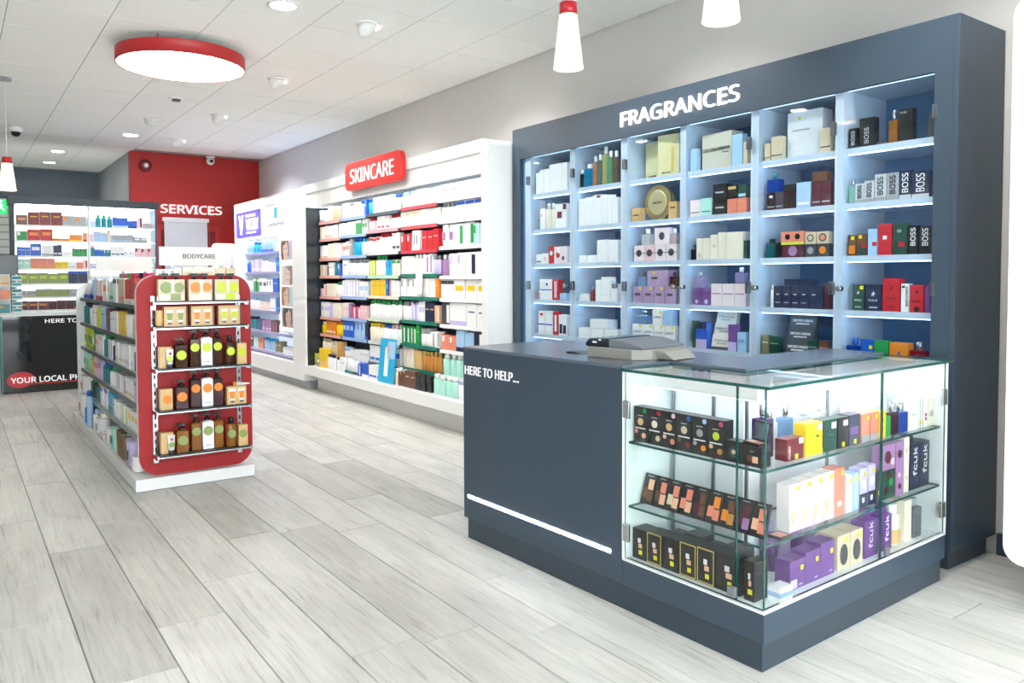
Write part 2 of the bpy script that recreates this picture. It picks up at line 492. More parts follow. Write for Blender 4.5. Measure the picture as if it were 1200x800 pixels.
det = empty('smoke_detector', (9.77, -1.91, CZ)); tag(det, 'white domed smoke detector on the ceiling near red wall corner', 'smoke detector')
ob('base', MB().lathe([(.075, 0), (.075, -.02)], 24), M_WHITE, det)
ob('dome', MB().lathe([(.066, -.02), (.06, -.05), (.03, -.07)], 24), M_OFFW, det)
sp = empty('ceiling_sensor', (8.48, -1.9, CZ)); tag(sp, 'small square ceiling sensor with dark grille behind the round lamp', 'sensor')
ob('plate', MB().box(-.06, .06, -.06, .06, -.012, 0), M_WHITE, sp)
ob('grille', MB().box(-.035, .035, -.035, .035, -.03, -.012), mat('55585A', .5), sp)
cd = empty('dome_camera', (11.19, -.68, CZ)); tag(cd, 'white ceiling dome camera with black bubble by the hanging lamp', 'security camera')
ob('base', MB().lathe([(.075, 0), (.075, -.05), (.06, -.06)], 24), M_WHITE, cd)
ob('bubble', MB().lathe([(.052, -.058), (.045, -.09), (.022, -.11)], 24), M_BLACK, cd)
c2 = empty('turret_camera', (RX - .1, -3.2, CZ)); tag(c2, 'small white turret camera on ceiling at the red wall', 'security camera')
ob('base', MB().lathe([(.06, 0), (.06, -.03)], 24), M_WHITE, c2)
ob('ball', MB().lathe([(.02, -.03), (.055, -.05), (.06, -.08), (.045, -.115), (.015, -.13)], 24), M_WHITE, c2)
ob('lens', MB().box(-.075, -.05, -.022, .022, -.1, -.06), M_BLACK, c2)
so = empty('alarm_sounder', (RX, -2.316, 2.92)); tag(so, 'round red alarm sounder with white centre high on red wall', 'alarm')
b_ = MB().lathe([(.085, 0), (.085, .04), (.06, .06)], 28); b_.v = [(-z, x, y) for x, y, z in b_.v]
ob('housing', b_, mat('6E1517', .4), so)
b_ = MB().lathe([(.035, .06), (.03, .085), (.012, .095)], 20); b_.v = [(-z, x, y) for x, y, z in b_.v]
ob('beacon', b_, mat('E8E4E0', .3), so)

def pendant(x, y, zb, label, r=.07):
    e = empty('pendant_lamp', (x, y, zb)); tag(e, label, 'pendant lamp', 'white glass pendant lamps')
    h = .245
    ob('shade', MB().lathe([(r, 0), (r * .6, h), (r * .57, h), (r * .95, .003)], 32, cap=False), mat('FFE6CC', .4, 0, .5), e)
    ob('bulb', MB().lathe([(.012, .19), (.035, .13), (.042, .09), (.03, .055), (.01, .045)], 16), mat('FFF4E0', .5, 0, 12), e)
    ob('cap', MB().lathe([(r * .60, h - .003), (r * .585, h + .055), (.01, h + .058)], 32), mat('B8202A', .3), e)
    ob('cord', MB().tube([(0, 0, h + .055), (0, 0, CZ - zb - .02)], .003), mat('D8D8D8', .5), e)
    ob('canopy', MB().lathe([(.055, CZ - zb - .025), (.055, CZ - zb)], 24), mat('9AA0A4', .4), e)
pendant(2.859, -2.377, 2.277, 'white conical pendant lamp with red cap above the FRAGRANCES cabinet')
pendant(1.948, -2.358, 2.251, 'white conical pendant lamp cut off at the top edge, right of the other')
pendant(8.505, -.442, 2.104, 'small white conical pendant lamp with red cap at the left edge', .07)

# ------------------------------------------------------------------ FRAGRANCES cabinet
FY = -3.518
BAYS = [(4.708, 4.249), (4.193, 3.735), (3.676, 3.228), (3.182, 2.721), (2.67, 2.223), (2.177, 1.733)]
FZ = [1.905, 1.64, 1.385, 1.12, .865]
fc = empty('fragrance_cabinet', (3.265, FY, 0))
tag(fc, 'tall slate blue perfume cabinet with glass doors and lit FRAGRANCES letters', 'cabinet')
def fp(name, x0, x1, y0, y1, z0, z1, m, parent=fc, bevel=0):
    b = MB().box(x0 - 3.265, x1 - 3.265, y0 - FY, y1 - FY, z0, z1)
    return ob(name, b.mesh(name, bevel) if bevel else b, m, parent)
M_FIN = mat('C2D2E2', .35)
M_FBACK = mat('5580AC', .45)
M_LEDC = mat('B4DAFF', .5, 0, 3.6)
fp('side_panel', 1.63, 1.655, WY + .004, FY, .09, 2.42, M_SLATE, bevel=.002)
fp('side_panel', 4.877, 4.9, WY + .004, FY, .09, 2.42, M_SLATE, bevel=.002)
fp('pilaster', 1.655, 1.733, FY - .03, FY, .09, 2.42, M_SLATE, bevel=.001)
fp('pilaster', 4.808, 4.877, FY - .03, FY, .09, 2.42, M_SLATE, bevel=.001)
fp('reveal', 4.775, 4.808, FY - .06, FY - .03, .62, 2.19, mat('4A7FAE', .4))
fp('header', 1.733, 4.808, FY - .025, FY, 2.19, 2.42, M_SLATE, bevel=.001)
fp('top_panel', 1.655, 4.877, WY + .004, FY - .03, 2.39, 2.42, M_SLATE_D)
fp('soffit', 1.733, 4.775, WY + .03, FY - .03, 2.2, 2.22, M_FIN)
fp('back_panel', 1.655, 4.877, WY + .004, WY + .026, .62, 2.39, M_FBACK)
fp('base_cupboard', 1.733, 4.808, WY + .03, FY - .01, .09, .62, M_SLATE_D)
fp('plinth', 1.66, 4.87, WY + .03, FY - .04, 0, .09, M_SLATE_D)
for x0, x1 in [(4.708, 4.775)] + [(BAYS[k + 1][0], BAYS[k][1]) for k in range(5)]:
    fp('divider', x0, x1, WY + .026, FY - .03, .62, 2.2, M_FIN)
fp('divider', 1.715, 1.733, WY + .026, FY - .031, .62, 2.2, M_FIN)
for bi, (xa, xb) in enumerate(BAYS):
    for z in FZ + [.635]:
        s = fp('shelf', xb, xa, WY + .027, FY - .045, z - .014, z + .014, M_FIN)
        fp('light_strip', xb + .01, xa - .01, FY - .066, FY - .056, z - .0185, z - .0145, M_LEDC, s)
    fp('light_strip', xb + .01, xa - .01, FY - .056, FY - .046, 2.194, 2.199, mat('B4DAFF', .5, 0, 1.2))
    d = fp('door', xb - .018, xa + .018, FY - .008, FY - .002, .66, 2.186, G_DOOR)
    hx = xa + .004 if bi < 3 else xb - .004
    kx = xb + .012 if bi < 3 else xa - .012
    for z in (2.02, 1.24, .72):
        fp('hinge', hx - .012, hx + .012, FY - .02, FY + .004, z - .032, z + .032, mat('70777E', .3, .9), d, .003)
    kb = MB().lathe([(.014, 0), (.012, .012), (.016, .02), (.014, .028)], 14)
    kb.v = [(x + kx - 3.265, z - .002, y + 1.24) for x, y, z in kb.v]
    ob('knob', kb, M_CHROME, d)
ob('lettering', text_mesh('FRAGRANCES', .928, .09, .008, .003), mat('FFF6EC', .4, 0, .9), fc, (3.702 - 3.265, 0.002, 2.258), (0, 0, PI))

# ------------------------------------------------------------------ white wall units with rounded frame
def wall_unit(name, label, x0, x1, bays, levels, shelf_m, rails, cat='shelving unit', facing=1, y_front=-3.3, y_wall=WY + .004, light=9):
    """x0 > x1 along the wall; facing = 1 for the right wall, -1 for the left wall"""
    cx = (x0 + x1) / 2
    e = empty(name, (cx, y_front, 0), 0 if facing == 1 else PI)
    tag(e, label, cat)
    w = (x0 - x1) / 2
    D = abs(y_wall - y_front)
    # local: x along the wall, y outwards from the wall (0 = front), z up
    o = rrect(-w, w, .19, 2.35, .07); i = rrect(-w + .09, w - .09, .29, 2.255, .004)
    fr = MB().ring(o, i, 0, -D)
    ob('frame', fr.mesh('frame'), M_WHITE, e)
    P = lambda n, a, b, c, d, f, g, m, par=e: ob(n, MB().box(a, b, c, d, f, g), m, par)
    P('fascia', -w + .09, w - .09, -.05, -.02, 2.10, 2.256, mat('EDEDE9', .4))
    P('light_tray', -w + .09, w - .09, -.12, -.05, 2.16, 2.17, M_WHITE)
    P('light_strip', -w + .12, w - .12, -.1, -.075, 2.15, 2.159, mat('F4FAFF', .5, 0, light))
    P('back_panel', -w + .09, w - .09, -D + .01, -D + .03, .29, 2.25, mat('C9D3D8', .5))
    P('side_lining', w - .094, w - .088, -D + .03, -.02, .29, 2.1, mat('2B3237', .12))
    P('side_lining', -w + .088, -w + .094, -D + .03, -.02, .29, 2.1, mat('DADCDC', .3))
    P('kick_board', -w + .06, w - .06, -D + .02, -.15, .0, .19, mat('E2E2DF', .45))
    return e, cx, D

SK0, SK1 = 8.77, 4.915
SBAYS = [(8.66, 8.04), (8.04, 7.38), (7.38, 6.67), (6.67, 5.93), (5.93, 5.02)]
SZ = [[1.93, 1.735, 1.515, 1.318, 1.085, .85, .655, .42], [1.935, 1.75, 1.53, 1.318, 1.095, .865, .655, .42], [1.938, 1.77, 1.55, 1.316, 1.115, .886, .655, .44],
      [1.947, 1.769, 1.546, 1.327, 1.119, .898, .677, .455], [2.0 - .03, 1.787, 1.563, 1.309, 1.115, .889, .67, .45]]
M_SHELF = mat('3A454E', .4)
sk, skx, SKD = wall_unit('skincare_unit', 'long white skincare wall unit with rounded frame under the red sign', SK0, SK1, None, None, None, None)
RAIL = [['E6A79C'] * 8, ['9DB8E6'] * 8, ['5D6870', 'E59AA0', 'D8D8D8', 'BFE0C0', 'F0E4D0', 'CFE0C8', 'D8DCDC', '5D6870'], ['D9555E', 'D9555E', 'D03848', '1F7A68', '1F7A68', '1F7A68', '1F7A68', '1F7A68'], ['F4F4F4'] * 8]
SHF = -.165                                  # shelf front, behind the frame front
for bi, (xa, xb) in enumerate(SBAYS):
    for k, z in enumerate(SZ[bi]):
        s = ob('shelf', MB().box(xb + .004 - skx, xa - .004 - skx, -SKD + .03, SHF, z - .022, z), M_SHELF if bi < 4 else mat('E8EBEC', .4), sk)
        ra, rb = (xb + .02, xa - .02) if bi != 3 else (xb + .03, xa - .05)
        ob('price_rail', MB().box(ra - skx, rb - skx, SHF, SHF + .006, z - .026, z + .006), mat(RAIL[bi][k], .35), s)
    if bi:
        ob('upright', MB().box(xa - .012 - skx, xa + .012 - skx, -SKD + .03, -SKD + .06, .29, 2.1), mat('4A545C', .4), sk)
ob('deck', MB().box(SBAYS[4][1] - skx, SBAYS[0][0] - skx, -SKD + .03, -.04, .285, .291), mat('DDE0E0', .4), sk)
sg = empty('hanging_sign', (6.795, -3.3, 2.16)); tag(sg, 'red rounded SKINCARE sign on the front of white wall unit', 'sign')
pl = MB().prism(rrect(-.6, .6, 0, .27, .07), .012, .06)
ob('sign_panel', pl.mesh('sign_panel', .004), mat('E0302C', .3), sg)
ob('bracket', MB().box(-.3, .3, .001, .014, .06, .2), M_STEEL, sg)
ob('lettering', text_mesh('SKINCARE', .93, .14, .008, .0), mat('FFFFFF', .4, 0, .25), sg, (.465, .058, .0625), (0, 0, PI))

# white unit of the same make at the right edge of the view, nearer the camera
ru, rux, RUD = wall_unit('wall_unit', 'white rounded wall unit cut off at the right edge beside fragrance cabinet', 1.335, -1.3, None, None, None, None, light=6)
for z in SZ[1]:
    ob('shelf', MB().box(-1.2 - rux, 1.235 - rux, -RUD + .03, SHF, z - .022, z), mat('E8EBEC', .4), ru)
# vitamins unit on the left wall, seen only mirrored in the cabinet doors
vu, vux, VUD = wall_unit('vitamins_unit', 'white vitamins wall unit on the left wall, mirrored in cabinet glass', 9.0, 3.4, None, None, None, None, facing=-1, y_front=YL - .65, y_wall=YL - .004, light=8)
for z in SZ[1]:
    ob('shelf', MB().box(-2.7, 2.7, -VUD + .03, SHF, z - .022, z), mat('E8EBEC', .4), vu)
vs = empty('hanging_sign', (6.6, YL - .65, 2.16), PI); tag(vs, 'red rounded VITAMINS sign mirrored in the cabinet glass', 'sign')
ob('sign_panel', MB().prism(rrect(-.6, .6, 0, .27, .07), .012, .06), mat('E0302C', .3), vs)
ob('lettering', text_mesh('VITAMINS', .93, .14, .008, .0), mat('FFFFFF', .4), vs, (.465, .058, .0625), (0, 0, PI))

# ------------------------------------------------------------------ dermatology brand unit beyond skincare
BX0, BX1, BY = 11.45, 9.0, -3.32
bu = empty('brand_unit', ((BX0 + BX1) / 2, BY, 0)); tag(bu, 'white lit cosmetics unit with purple header panel and portrait column', 'shelving unit')
bcx = (BX0 + BX1) / 2
def bp_(name, x0, x1, y0, y1, z0, z1, m, par=bu):
    return ob(name, MB().box(x0 - bcx, x1 - bcx, y0 - BY, y1 - BY, z0, z1), m, par)
bp_('side_panel', BX0 - .06, BX0, WY + .004, BY, .28, 2.34, M_WHITE)
bp_('side_panel', 8.785, BX1 + .14, WY + .004, BY, .28, 2.34, M_WHITE)
hd = bp_('header', BX1 + .14, BX0 - .06, BY - .12, BY, 2.21, 2.34, mat('E6E2DC', .4))
ob('lettering', text_mesh('DERMACENTRE', 1.25, .075, .01, .01), mat('FFFFFF', .4, 0, .3), hd, (10.95 - bcx, 0, 2.235), (0, 0, PI))
pp = bp_('header_panel', 10.31, 11.39, BY - .1, BY - .01, 1.86, 2.21, mat('4A3FC0', .35, 0, .55))
ob('lettering', text_mesh('VICHY', .52, .15, .006, .004), mat('FFFFFF', .4, 0, .6), pp, (10.93 - bcx, -.008, 1.955), (0, 0, PI))
ob('lettering', text_mesh('LABORATOIRES', .40, .035, .006, .0), mat('FFFFFF', .4, 0, .6), pp, (10.93 - bcx, -.008, 2.13), (0, 0, PI))
ob('lettering', text_mesh('HEALTH IS BEAUTIFUL', .40, .025, .006, .0), mat('FFFFFF', .4, 0, .6), pp, (10.9 - bcx, -.008, 1.905), (0, 0, PI))
vm = MB().prism([(0, .27), (.05, .27), (.1, .09), (.15, .27), (.2, .27), (.12, 0), (.08, 0)], -.006, 0)
ob('emblem', vm, mat('FFFFFF', .4, 0, .6), pp, (11.25 - bcx, -.008, 1.9), (0, 0, PI))
p2 = bp_('header_panel', 9.14, 10.3, BY - .1, BY - .01, 1.86, 2.21, mat('FDFDFF', .35, 0, .2))
ob('emblem', MB().box(-.045, .045, -.004, .006, 0, .13), mat('2A8FD0', .4, 0, .4), p2, (9.72 - bcx, -.008, 2.05))
ob('lettering', text_mesh('LA ROCHE-POSAY', .62, .045, .006, 0), mat('9AA6B4', .4), p2, (10.03 - bcx, -.008, 1.95), (0, 0, PI))
bp_('back_panel', BX1 + .14, BX0 - .06, WY + .004, WY + .03, .28, 1.86, mat('DCE8FF', .4, 0, .3))
bp_('light_strip', BX1 + .2, BX0 - .1, BY - .12, BY - .09, 1.845, 1.858, mat('DCE9FF', .5, 0, 9))
bp_('base', 8.785, BX0, WY + .004, BY, .1, .28, M_WHITE)
bp_('kick_board', 8.80, BX0 - .03, WY + .004, BY - .05, 0, .1, mat('A9ACB0', .4))
bp_('divider', 9.72, 9.75, WY + .03, BY - .06, .8, 1.86, mat('B8D0F4', .4))
bp_('divider', 10.55, 10.565, WY + .03, BY - .3, .87, 1.86, mat('EEF4FF', .4))
BZ = [1.645, 1.38, 1.11, .86]
for z in BZ:
    s = bp_('shelf', 9.75, BX0 - .06, WY + .03, BY - .12, z - .02, z, mat('E6EEFA', .4))
    bp_('price_rail', 9.95, BX0 - .1, BY - .12, BY - .114, z - .03, z + .004, mat('8C8AB8', .35), s)
for z in (.585, .33):
    s = bp_('shelf', BX1 + .14, BX0 - .06, WY + .03, BY - .1, z - .02, z, mat('E6EEFA', .4))
    bp_('price_rail', BX1 + .2, BX0 - .1, BY - .1, BY - .094, z - .03, z + .004, mat('A8A4D0', .35), s)
pc = bp_('portrait_column', BX1 + .14, 9.72, BY - .1, BY - .05, .64, 1.86, mat('FAFAFA', .4, 0, .25))
SK = ['E8C4B4', 'EBCDC0', 'E6C2A8', 'D8B4A6']
HR = ['6A5248', '9A8A80', 'A07A58', '4A4644']
for k, z in enumerate((1.52, 1.21, .95, .69)):
    ph = ob('photo', MB().box(-.21, .21, -.002, .004, 0, .24), mat(['C6C0D8', 'D8D4D2', 'B8DCE0', '8E9AA0'][k], .35), pc, (9.43 - bcx, -.045, z))
    dx = (.05, -.03, .05, -.02)[k]; sd = (1, -1, 1, 1)[k]
    el = lambda cx, cz, rx, rz: [(max(-.209, min(.209, cx + rx * math.cos(2 * PI * i / 24))), max(.001, min(.239, cz + rz * math.sin(2 * PI * i / 24)))) for i in range(24)]
    ob('hair', MB().prism(el(dx + .03 * sd, .13, .15, .16), .004, .0055), mat(HR[k], .5), ph)
    ob('neck', MB().prism(el(dx - .02 * sd, .0, .09, .07), .0055, .007), mat(SK[k], .5), ph)
    ob('face', MB().prism(el(dx - .01 * sd, .125, .095, .105), .007, .0085), mat(SK[k], .5), ph)
    ob('fringe', MB().prism(el(dx + .06 * sd, .215, .08, .035), .0085, .0095), mat(HR[k], .5), ph)
    for ex in (-.04, .04): ob('eye', MB().prism(el(dx - .01 * sd + ex, .14, .018, .006), .0085, .0095), mat('5A4A48', .5), ph)
    ob('mouth', MB().prism(el(dx - .01 * sd, .07, .025, .008), .0085, .0095), mat('C07A74', .5), ph)

# free-standing white board with pink print beside the brand unit
sb = empty('display_board', (11.62, -3.22, 0)); tag(sb, 'white rounded display board with pink floral print beside purple header', 'display board')
b_ = MB().prism(rrect(-.17, .17, .12, 1.8, .06), 0, .03)
b_.v = [(y, -x, z) for x, y, z in b_.v]
ob('board', b_, mat('F3F3F5', .35), sb)
ob('foot', MB().box(-.1, .14, -.15, .15, 0, .12), M_WHITE, sb)
for k in range(14):
    yy, zz = .02 + .06 * math.sin(k * 2.3), 1.42 + .022 * k
    ob('petal', MB().box(-.004, 0, yy - .018, yy + .018, zz - .012, zz + .012), mat('B86A98' if k % 2 else '8A6FB0', .4), sb, (0, -.06, 0))

# ------------------------------------------------------------------ pharmacy shelves and counter at the far left
QX = 11.7
QZ = [1.986, 1.788, 1.592, 1.43, 1.237, 1.066, .9]
pu = empty('pharmacy_shelves', (QX, -1.5, 0)); tag(pu, 'brightly lit white pharmacy shelves with dark header behind the black counter', 'shelving unit')
def pp_(name, x0, x1, y0, y1, z0, z1, m, par=pu): return ob(name, MB().box(x0 - QX, x1 - QX, y0 + 1.5, y1 + 1.5, z0, z1), m, par)
pp_('header', QX - .03, QX + .38, -2.36, -.61, 2.245, 2.345, mat('2C3840', .35))
pp_('side_panel', QX, QX + .36, -.67, -.63, .0, 2.245, mat('202A30', .4))
pp_('side_panel', QX, QX + .36, -2.34, -2.315, .0, 2.245, mat('24506A', .4))
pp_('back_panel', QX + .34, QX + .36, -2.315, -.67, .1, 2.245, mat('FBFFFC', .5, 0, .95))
pp_('light_strip', QX + .02, QX + .05, -2.3, -.7, 2.235, 2.244, mat('FFFFFF', .5, 0, 12))
pp_('upright', QX, QX + .34, -1.51, -1.49, .1, 2.245, mat('D5DAD8', .4))
for z in QZ + [.7, .45]:
    pp_('shelf', QX, QX + .338, -1.49, -.67, z - .022, z, mat('F4FBF6', .3))
for z in [1.982, 1.79, 1.596, 1.436, 1.24, 1.066, .9]:
    pp_('shelf', QX, QX + .338, -2.315, -1.51, z - .022, z, mat('F4FBF6', .3))
PC = 10.43
pc_ = empty('pharmacy_counter', (PC, -1.4, 0)); tag(pc_, 'glossy black pharmacy counter with white lettering and red blob', 'counter')
def pk(name, x0, x1, y0, y1, z0, z1, m, par=pc_): return ob(name, MB().box(x0 - PC, x1 - PC, y0 + 1.4, y1 + 1.4, z0, z1), m, par)
pk('front_panel', PC, PC + .03, -2.4, -.45, .02, .875, mat('0E1216', .06, 0, 0, .6))
pk('carcass', PC + .03, PC + .6, -2.4, -.45, .0, .875, mat('20282E', .4))
pk('worktop', PC - .02, PC + .62, -2.42, -.43, .875, .9, mat('DDE6E4', .3))
pk('edge_strip', PC - .004, PC + .004, -.455, -.44, .02, .875, mat('2A8A88', .3))
ob('lettering', text_mesh('HERE TO HELP...', .62, .046, .006, .012), mat('F2F2F2', .4, 0, .15), pc_, (0, 1.4 - .87, .79), (0, 0, -PI / 2))
rb = MB().prism([(.135 * math.cos(2 * PI * i / 24), .085 * math.sin(2 * PI * i / 24) * (1.1 if i < 12 else 1)) for i in range(24)], -.004, 0)
ob('red_blob', rb, mat('C8202A', .3), pc_, (0, 1.4 - .62, .15), (0, -.1, -PI / 2))
ob('red_underline', MB().box(0, 1.0, -.003, 0, 0, .012), mat('C8202A', .3), pc_, (0, 1.4 - .7, .095), (0, 0, -PI / 2))
ob('lettering', text_mesh('YOUR LOCAL PHARMACY', 1.06, .062, .006, .014), mat('F2F2F2', .4, 0, .15), pc_, (-.005, 1.4 - .525, .118), (0, 0, -PI / 2))

ex = empty('exit_sign', (13, -.5, 2.2)); tag(ex, 'green emergency exit sign with white running figure at left edge', 'sign')
ob('sign_box', MB().box(0, .03, -.16, .2, 0, .2), mat('0E9A4A', .4, 0, .9), ex)
ob('hanger', MB().tube([(.015, .02, .2), (.015, .02, CZ - 2.2)], .006), M_STEEL, ex)
rm = MB().prism([(.03, .02), (.06, .07), (.055, .11), (.03, .09), (.02, .1), (.05, .135), (.085, .13), (.12, .1), (.115, .09), (.09, .105), (.1, .07), (.13, .05), (.13, .02), (.115, .02), (.115, .045), (.085, .06), (.05, .01)], -.004, 0)
ob('running_figure', rm, mat('F4FFF6', .4, 0, 1.0), ex, (0, -.0, .02), (0, 0, -PI / 2))
ob('running_head', MB().prism([(.095 + .014 * math.cos(i), .155 + .014 * math.sin(i)) for i in [k * PI / 6 for k in range(12)]], -.004, 0), mat('F4FFF6', .4, 0, 1.0), ex, (0, 0, .02), (0, 0, -PI / 2))
sh = empty('roller_shutter', (XB - .06, 0, 0)); tag(sh, 'pale grey roller shutter behind the pharmacy shelves at left edge', 'shutter')
for k in range(20):
    ob('slat', cached('slat', lambda: MB().box(0, .04, -1.2, .9, .003, .117).mesh('slat', .012)), mat('C2C6C4', .45), sh, (0, 0, .02 + .12 * k))
ob('shutter_box', MB().box(-.1, .05, -1.25, .95, 2.42, 2.6), mat('B0B4B4', .45), sh)

# ------------------------------------------------------------------ island gondola
IX0, IX1, IYL, IYR = 5.14, 8.16, -.88, -1.595
ig = empty('gondola', (6.65, -1.24, 0)); tag(ig, 'free-standing island shelving with red end panel on a white base', 'shelving unit')
def gp(name, x0, x1, y0, y1, z0, z1, m, par=ig, bevel=0):
    b = MB().box(x0 - 6.65, x1 - 6.65, y0 + 1.24, y1 + 1.24, z0, z1)
    return ob(name, b.mesh(name, bevel) if bevel else b, m, par)
gp('base', IX0, IX1, IYR, IYL, .004, .078, mat('EDEDEB', .4), bevel=.003)
e_ = MB().prism(rrect(-.345, .345, .079, 1.318, .115, 8), 0, .004, sm=False)
e_.v = [(y + 5.2 - 6.65, -x - 1.258 + 1.24, z) for x, y, z in e_.v]
ep = ob('end_panel', e_, M_RED, ig)
e2 = MB().prism(rrect(-.345, .345, .079, 1.318, .115, 8), .0042, .05)
e2.v = [(y + 5.2 - 6.65, -x - 1.258 + 1.24, z) for x, y, z in e2.v]
ob('end_panel_edge', e2, mat('F0F0F0', .4), ig)
ob('seam_strip', MB().box(-.004, 0, -.3, .3, .158, .161), mat('6A0C10', .5), ep, (5.2 - 6.65, -.018, 0))
e3 = MB().prism(rrect(-.34, .34, .079, 1.25, .1, 8), 0, .03)
e3.v = [(y + 8.03 - 6.65, -x - 1.258 + 1.24, z) for x, y, z in e3.v]
ob('far_end_panel', e3, mat('E6E8E6', .4), ig)
gp('spine', 5.25, 8.03, -1.26, -1.22, .079, 1.25, mat('DCE0DE', .4))
gp('top_shelf', 5.25, 8.03, -1.56, -1.085, 1.25, 1.27, mat('E4E6E4', .4))
GZ = [1.125, .905, .69, .49, .285]
for k, z in enumerate(GZ):
    for ysgn in (0, 1):
        ya, yb = (-1.22, -.945) if ysgn == 0 else (-1.56, -1.26)
        s = gp('shelf', 5.27, 8.02 if k < 4 else 7.72, ya, yb, z - .02, z, mat('C6CCCA', .4))
        for q in range(3):
            xs = 5.27 + q * (.917 if k < 4 else .82)
            yy = yb if ysgn == 0 else ya
            gp('price_rail', xs, xs + (.9 if k < 4 else .8), yy - .004, yy + .004, z - .023, z + .003, mat('3E4A4C' if k < 4 else '8A9494', .35), s)
for x in (5.27, 6.19, 7.1, 8.0):
    gp('upright', x, x + .02, -1.22, -1.205, .08, 1.25, M_STEEL)
# end panel: two slotted uprights and four chrome edged shelves
for y in (-1.005, -1.515):
    u_ = gp('upright', 5.18, 5.2, y - .014, y + .014, .16, 1.19, M_CHROME, ep)
    for k in range(20):
        gp('slot', 5.178, 5.181, y - .005, y + .005, .18 + k * .05, .205 + k * .05, M_BLACK, u_)
EZ = [1.16, 1.005, .753, .497, .228]
for k, z in enumerate(EZ):
    dd = .10 if k < 2 else .14
    s = gp('shelf', 5.18 - dd, 5.199, -1.535, -.995, z - .015, z, mat('1C2022', .3), ep)
    gp('chrome_rail', 5.18 - dd - .006, 5.18 - dd, -1.555, -.985, z - .017, z - .009, M_CHROME, s)
    for y in (-1.55, -.99):
        gp('bracket', 5.18 - dd, 5.2, y - .004, y + .004, z - .03, z - .002, M_CHROME, s)
# signs on the top
bs = empty('topper_sign', (5.6, -1.37, 1.271)); tag(bs, 'off-white topper sign reading BODYCARE above the red end panel', 'sign')
ob('sign_board', MB().box(0, .018, -.24, .24, .115, .24), mat('E2E1DE', .45), bs)
for y in (-.16, .16): ob('post', MB().box(.004, .014, y - .012, y + .012, 0, .115), M_STEEL, bs)
ob('lettering', text_mesh('BODYCARE', .212, .03, .003, .004), mat('35373A', .5), bs, (0, .092, .163), (0, 0, -PI / 2))
b2 = empty('topper_sign', (6.8, -1.115, 1.271)); tag(b2, 'blank off-white topper sign on the left of island, in front of shelves', 'sign')
ob('sign_board', MB().box(0, .018, -.2, .2, .085, .185), mat('DEDEDB', .45), b2)
for y in (-.15, .01): ob('post', MB().box(.004, .014, y - .012, y + .012, 0, .085), M_STEEL, b2)

# ------------------------------------------------------------------ sales counter (turned two degrees from the walls)
CTH = math.radians(2.0)
CB = (1.568, -2.128)
CT = .945
dk = empty('service_desk', (*CB, 0), CTH); tag(dk, 'slate blue service desk with HERE TO HELP lettering and light strip', 'counter')
def cp(name, a0, a1, b0, b1, z0, z1, m, par=dk, bevel=0):
    b = MB().box(a0, a1, -b1, -b0, z0, z1)
    return ob(name, b.mesh(name, bevel) if bevel else b, m, par)
WD = .27                                       # depth of the glass wings
cp('front_panel', .632, 1.728, -.006, .02, .105, .945, M_SLATE, bevel=.0015)
cp('end_panel', 1.708, 1.728, .02, .66, .105, .945, M_SLATE)
cp('carcass', .64, 1.708, .02, .64, .105, .93, M_SLATE_D)
cp('carcass', .3, .64, WD + .02, .64, .105, .93, M_SLATE_D)
cp('plinth', .30, 1.712, .008, .64, 0, .105, M_SLATE_D)
wt = MB().slab([(.632, .006), (1.732, .006), (1.732, -.66), (.55, -.66), (.55, -1.285), (WD + .001, -1.285), (WD + .001, -WD - .001), (.632, -WD - .001)], .945, .957)
ob('worktop', wt, mat('5C6674', .25), dk)
cp('wing_carcass', WD + .02, .54, .66, 1.28, .105, .945, M_SLATE_D)
cp('light_strip', .695, 1.69, -.009, -.005, .208, .224, mat('F4F6FF', .5, 0, 7), bevel=.001)
ob('lettering', text_mesh('HERE TO HELP...', .43, .043, .003, .004), mat('F6F6F6', .4, 0, .12), dk, (1.712, .006, .822), (0, 0, PI))

dc = empty('display_case', (*CB, 0), CTH); tag(dc, 'corner glass display case on slate plinth filled with perfume and makeup', 'display case')
def gc(name, a0, a1, b0, b1, z0, z1, m, par=dc, bevel=0): return cp(name, a0, a1, b0, b1, z0, z1, m, par, bevel)
M_CIN = mat('EDF1F2', .4)
LP = lambda e0, e1, d: [(e0, -e0), (.63, -e0), (.63, -d), (d, -d), (d, -1.288), (e0, -1.288)]
ob('plinth', MB().slab([(.008, -.008), (.30, -.008), (.30, -1.28), (.008, -1.28)], 0, .1), M_SLATE_D, dc)
ob('base', MB().slab([(-.006, .006), (.631, .006), (.631, -WD), (WD, -WD), (WD, -1.29), (-.006, -1.29)], .1, .2).mesh('base', .0015), M_SLATE, dc)
ob('case_floor', MB().slab(LP(.0, 0, WD), .2, .208), M_CIN, dc)
gc('back_panel', WD, .63, WD - .012, WD, .208, .93, M_CIN)
gc('back_panel', WD - .012, WD, WD, 1.288, .208, .93, M_CIN)
gc('end_panel', .618, .631, .004, WD, .208, .938, mat('DCE8E4', .3))
gc('end_panel', .004, WD, 1.276, 1.29, .208, .938, mat('E6ECEA', .3))
ob('pelmet', MB().slab([(.10, -.10), (.618, -.10), (.618, -WD + .012), (WD - .012, -WD + .012), (WD - .012, -1.276), (.10, -1.276)], .874, .928), M_WHITE, dc)
M_LEDW = mat('EEF6FF', .5, 0, 7)
gc('light_strip', .13, .6, .125, .14, .868, .8735, M_LEDW)
gc('light_strip', .125, .14, .16, 1.26, .868, .8735, M_LEDW)
def pane(name, a0, a1, b0, b1, z0, z1, par=dc, thin='b'):
    """glass sheet whose four narrow faces show green"""
    b = MB().box(a0, a1, -b1, -b0, z0, z1)
    b.mi = {'b': [1, 1, 0, 1, 0, 1], 'a': [1, 1, 1, 0, 1, 0], 'z': [0, 0, 1, 1, 1, 1]}[thin]
    return ob(name, b, [G_CLEAR, M_GEDGE], par)
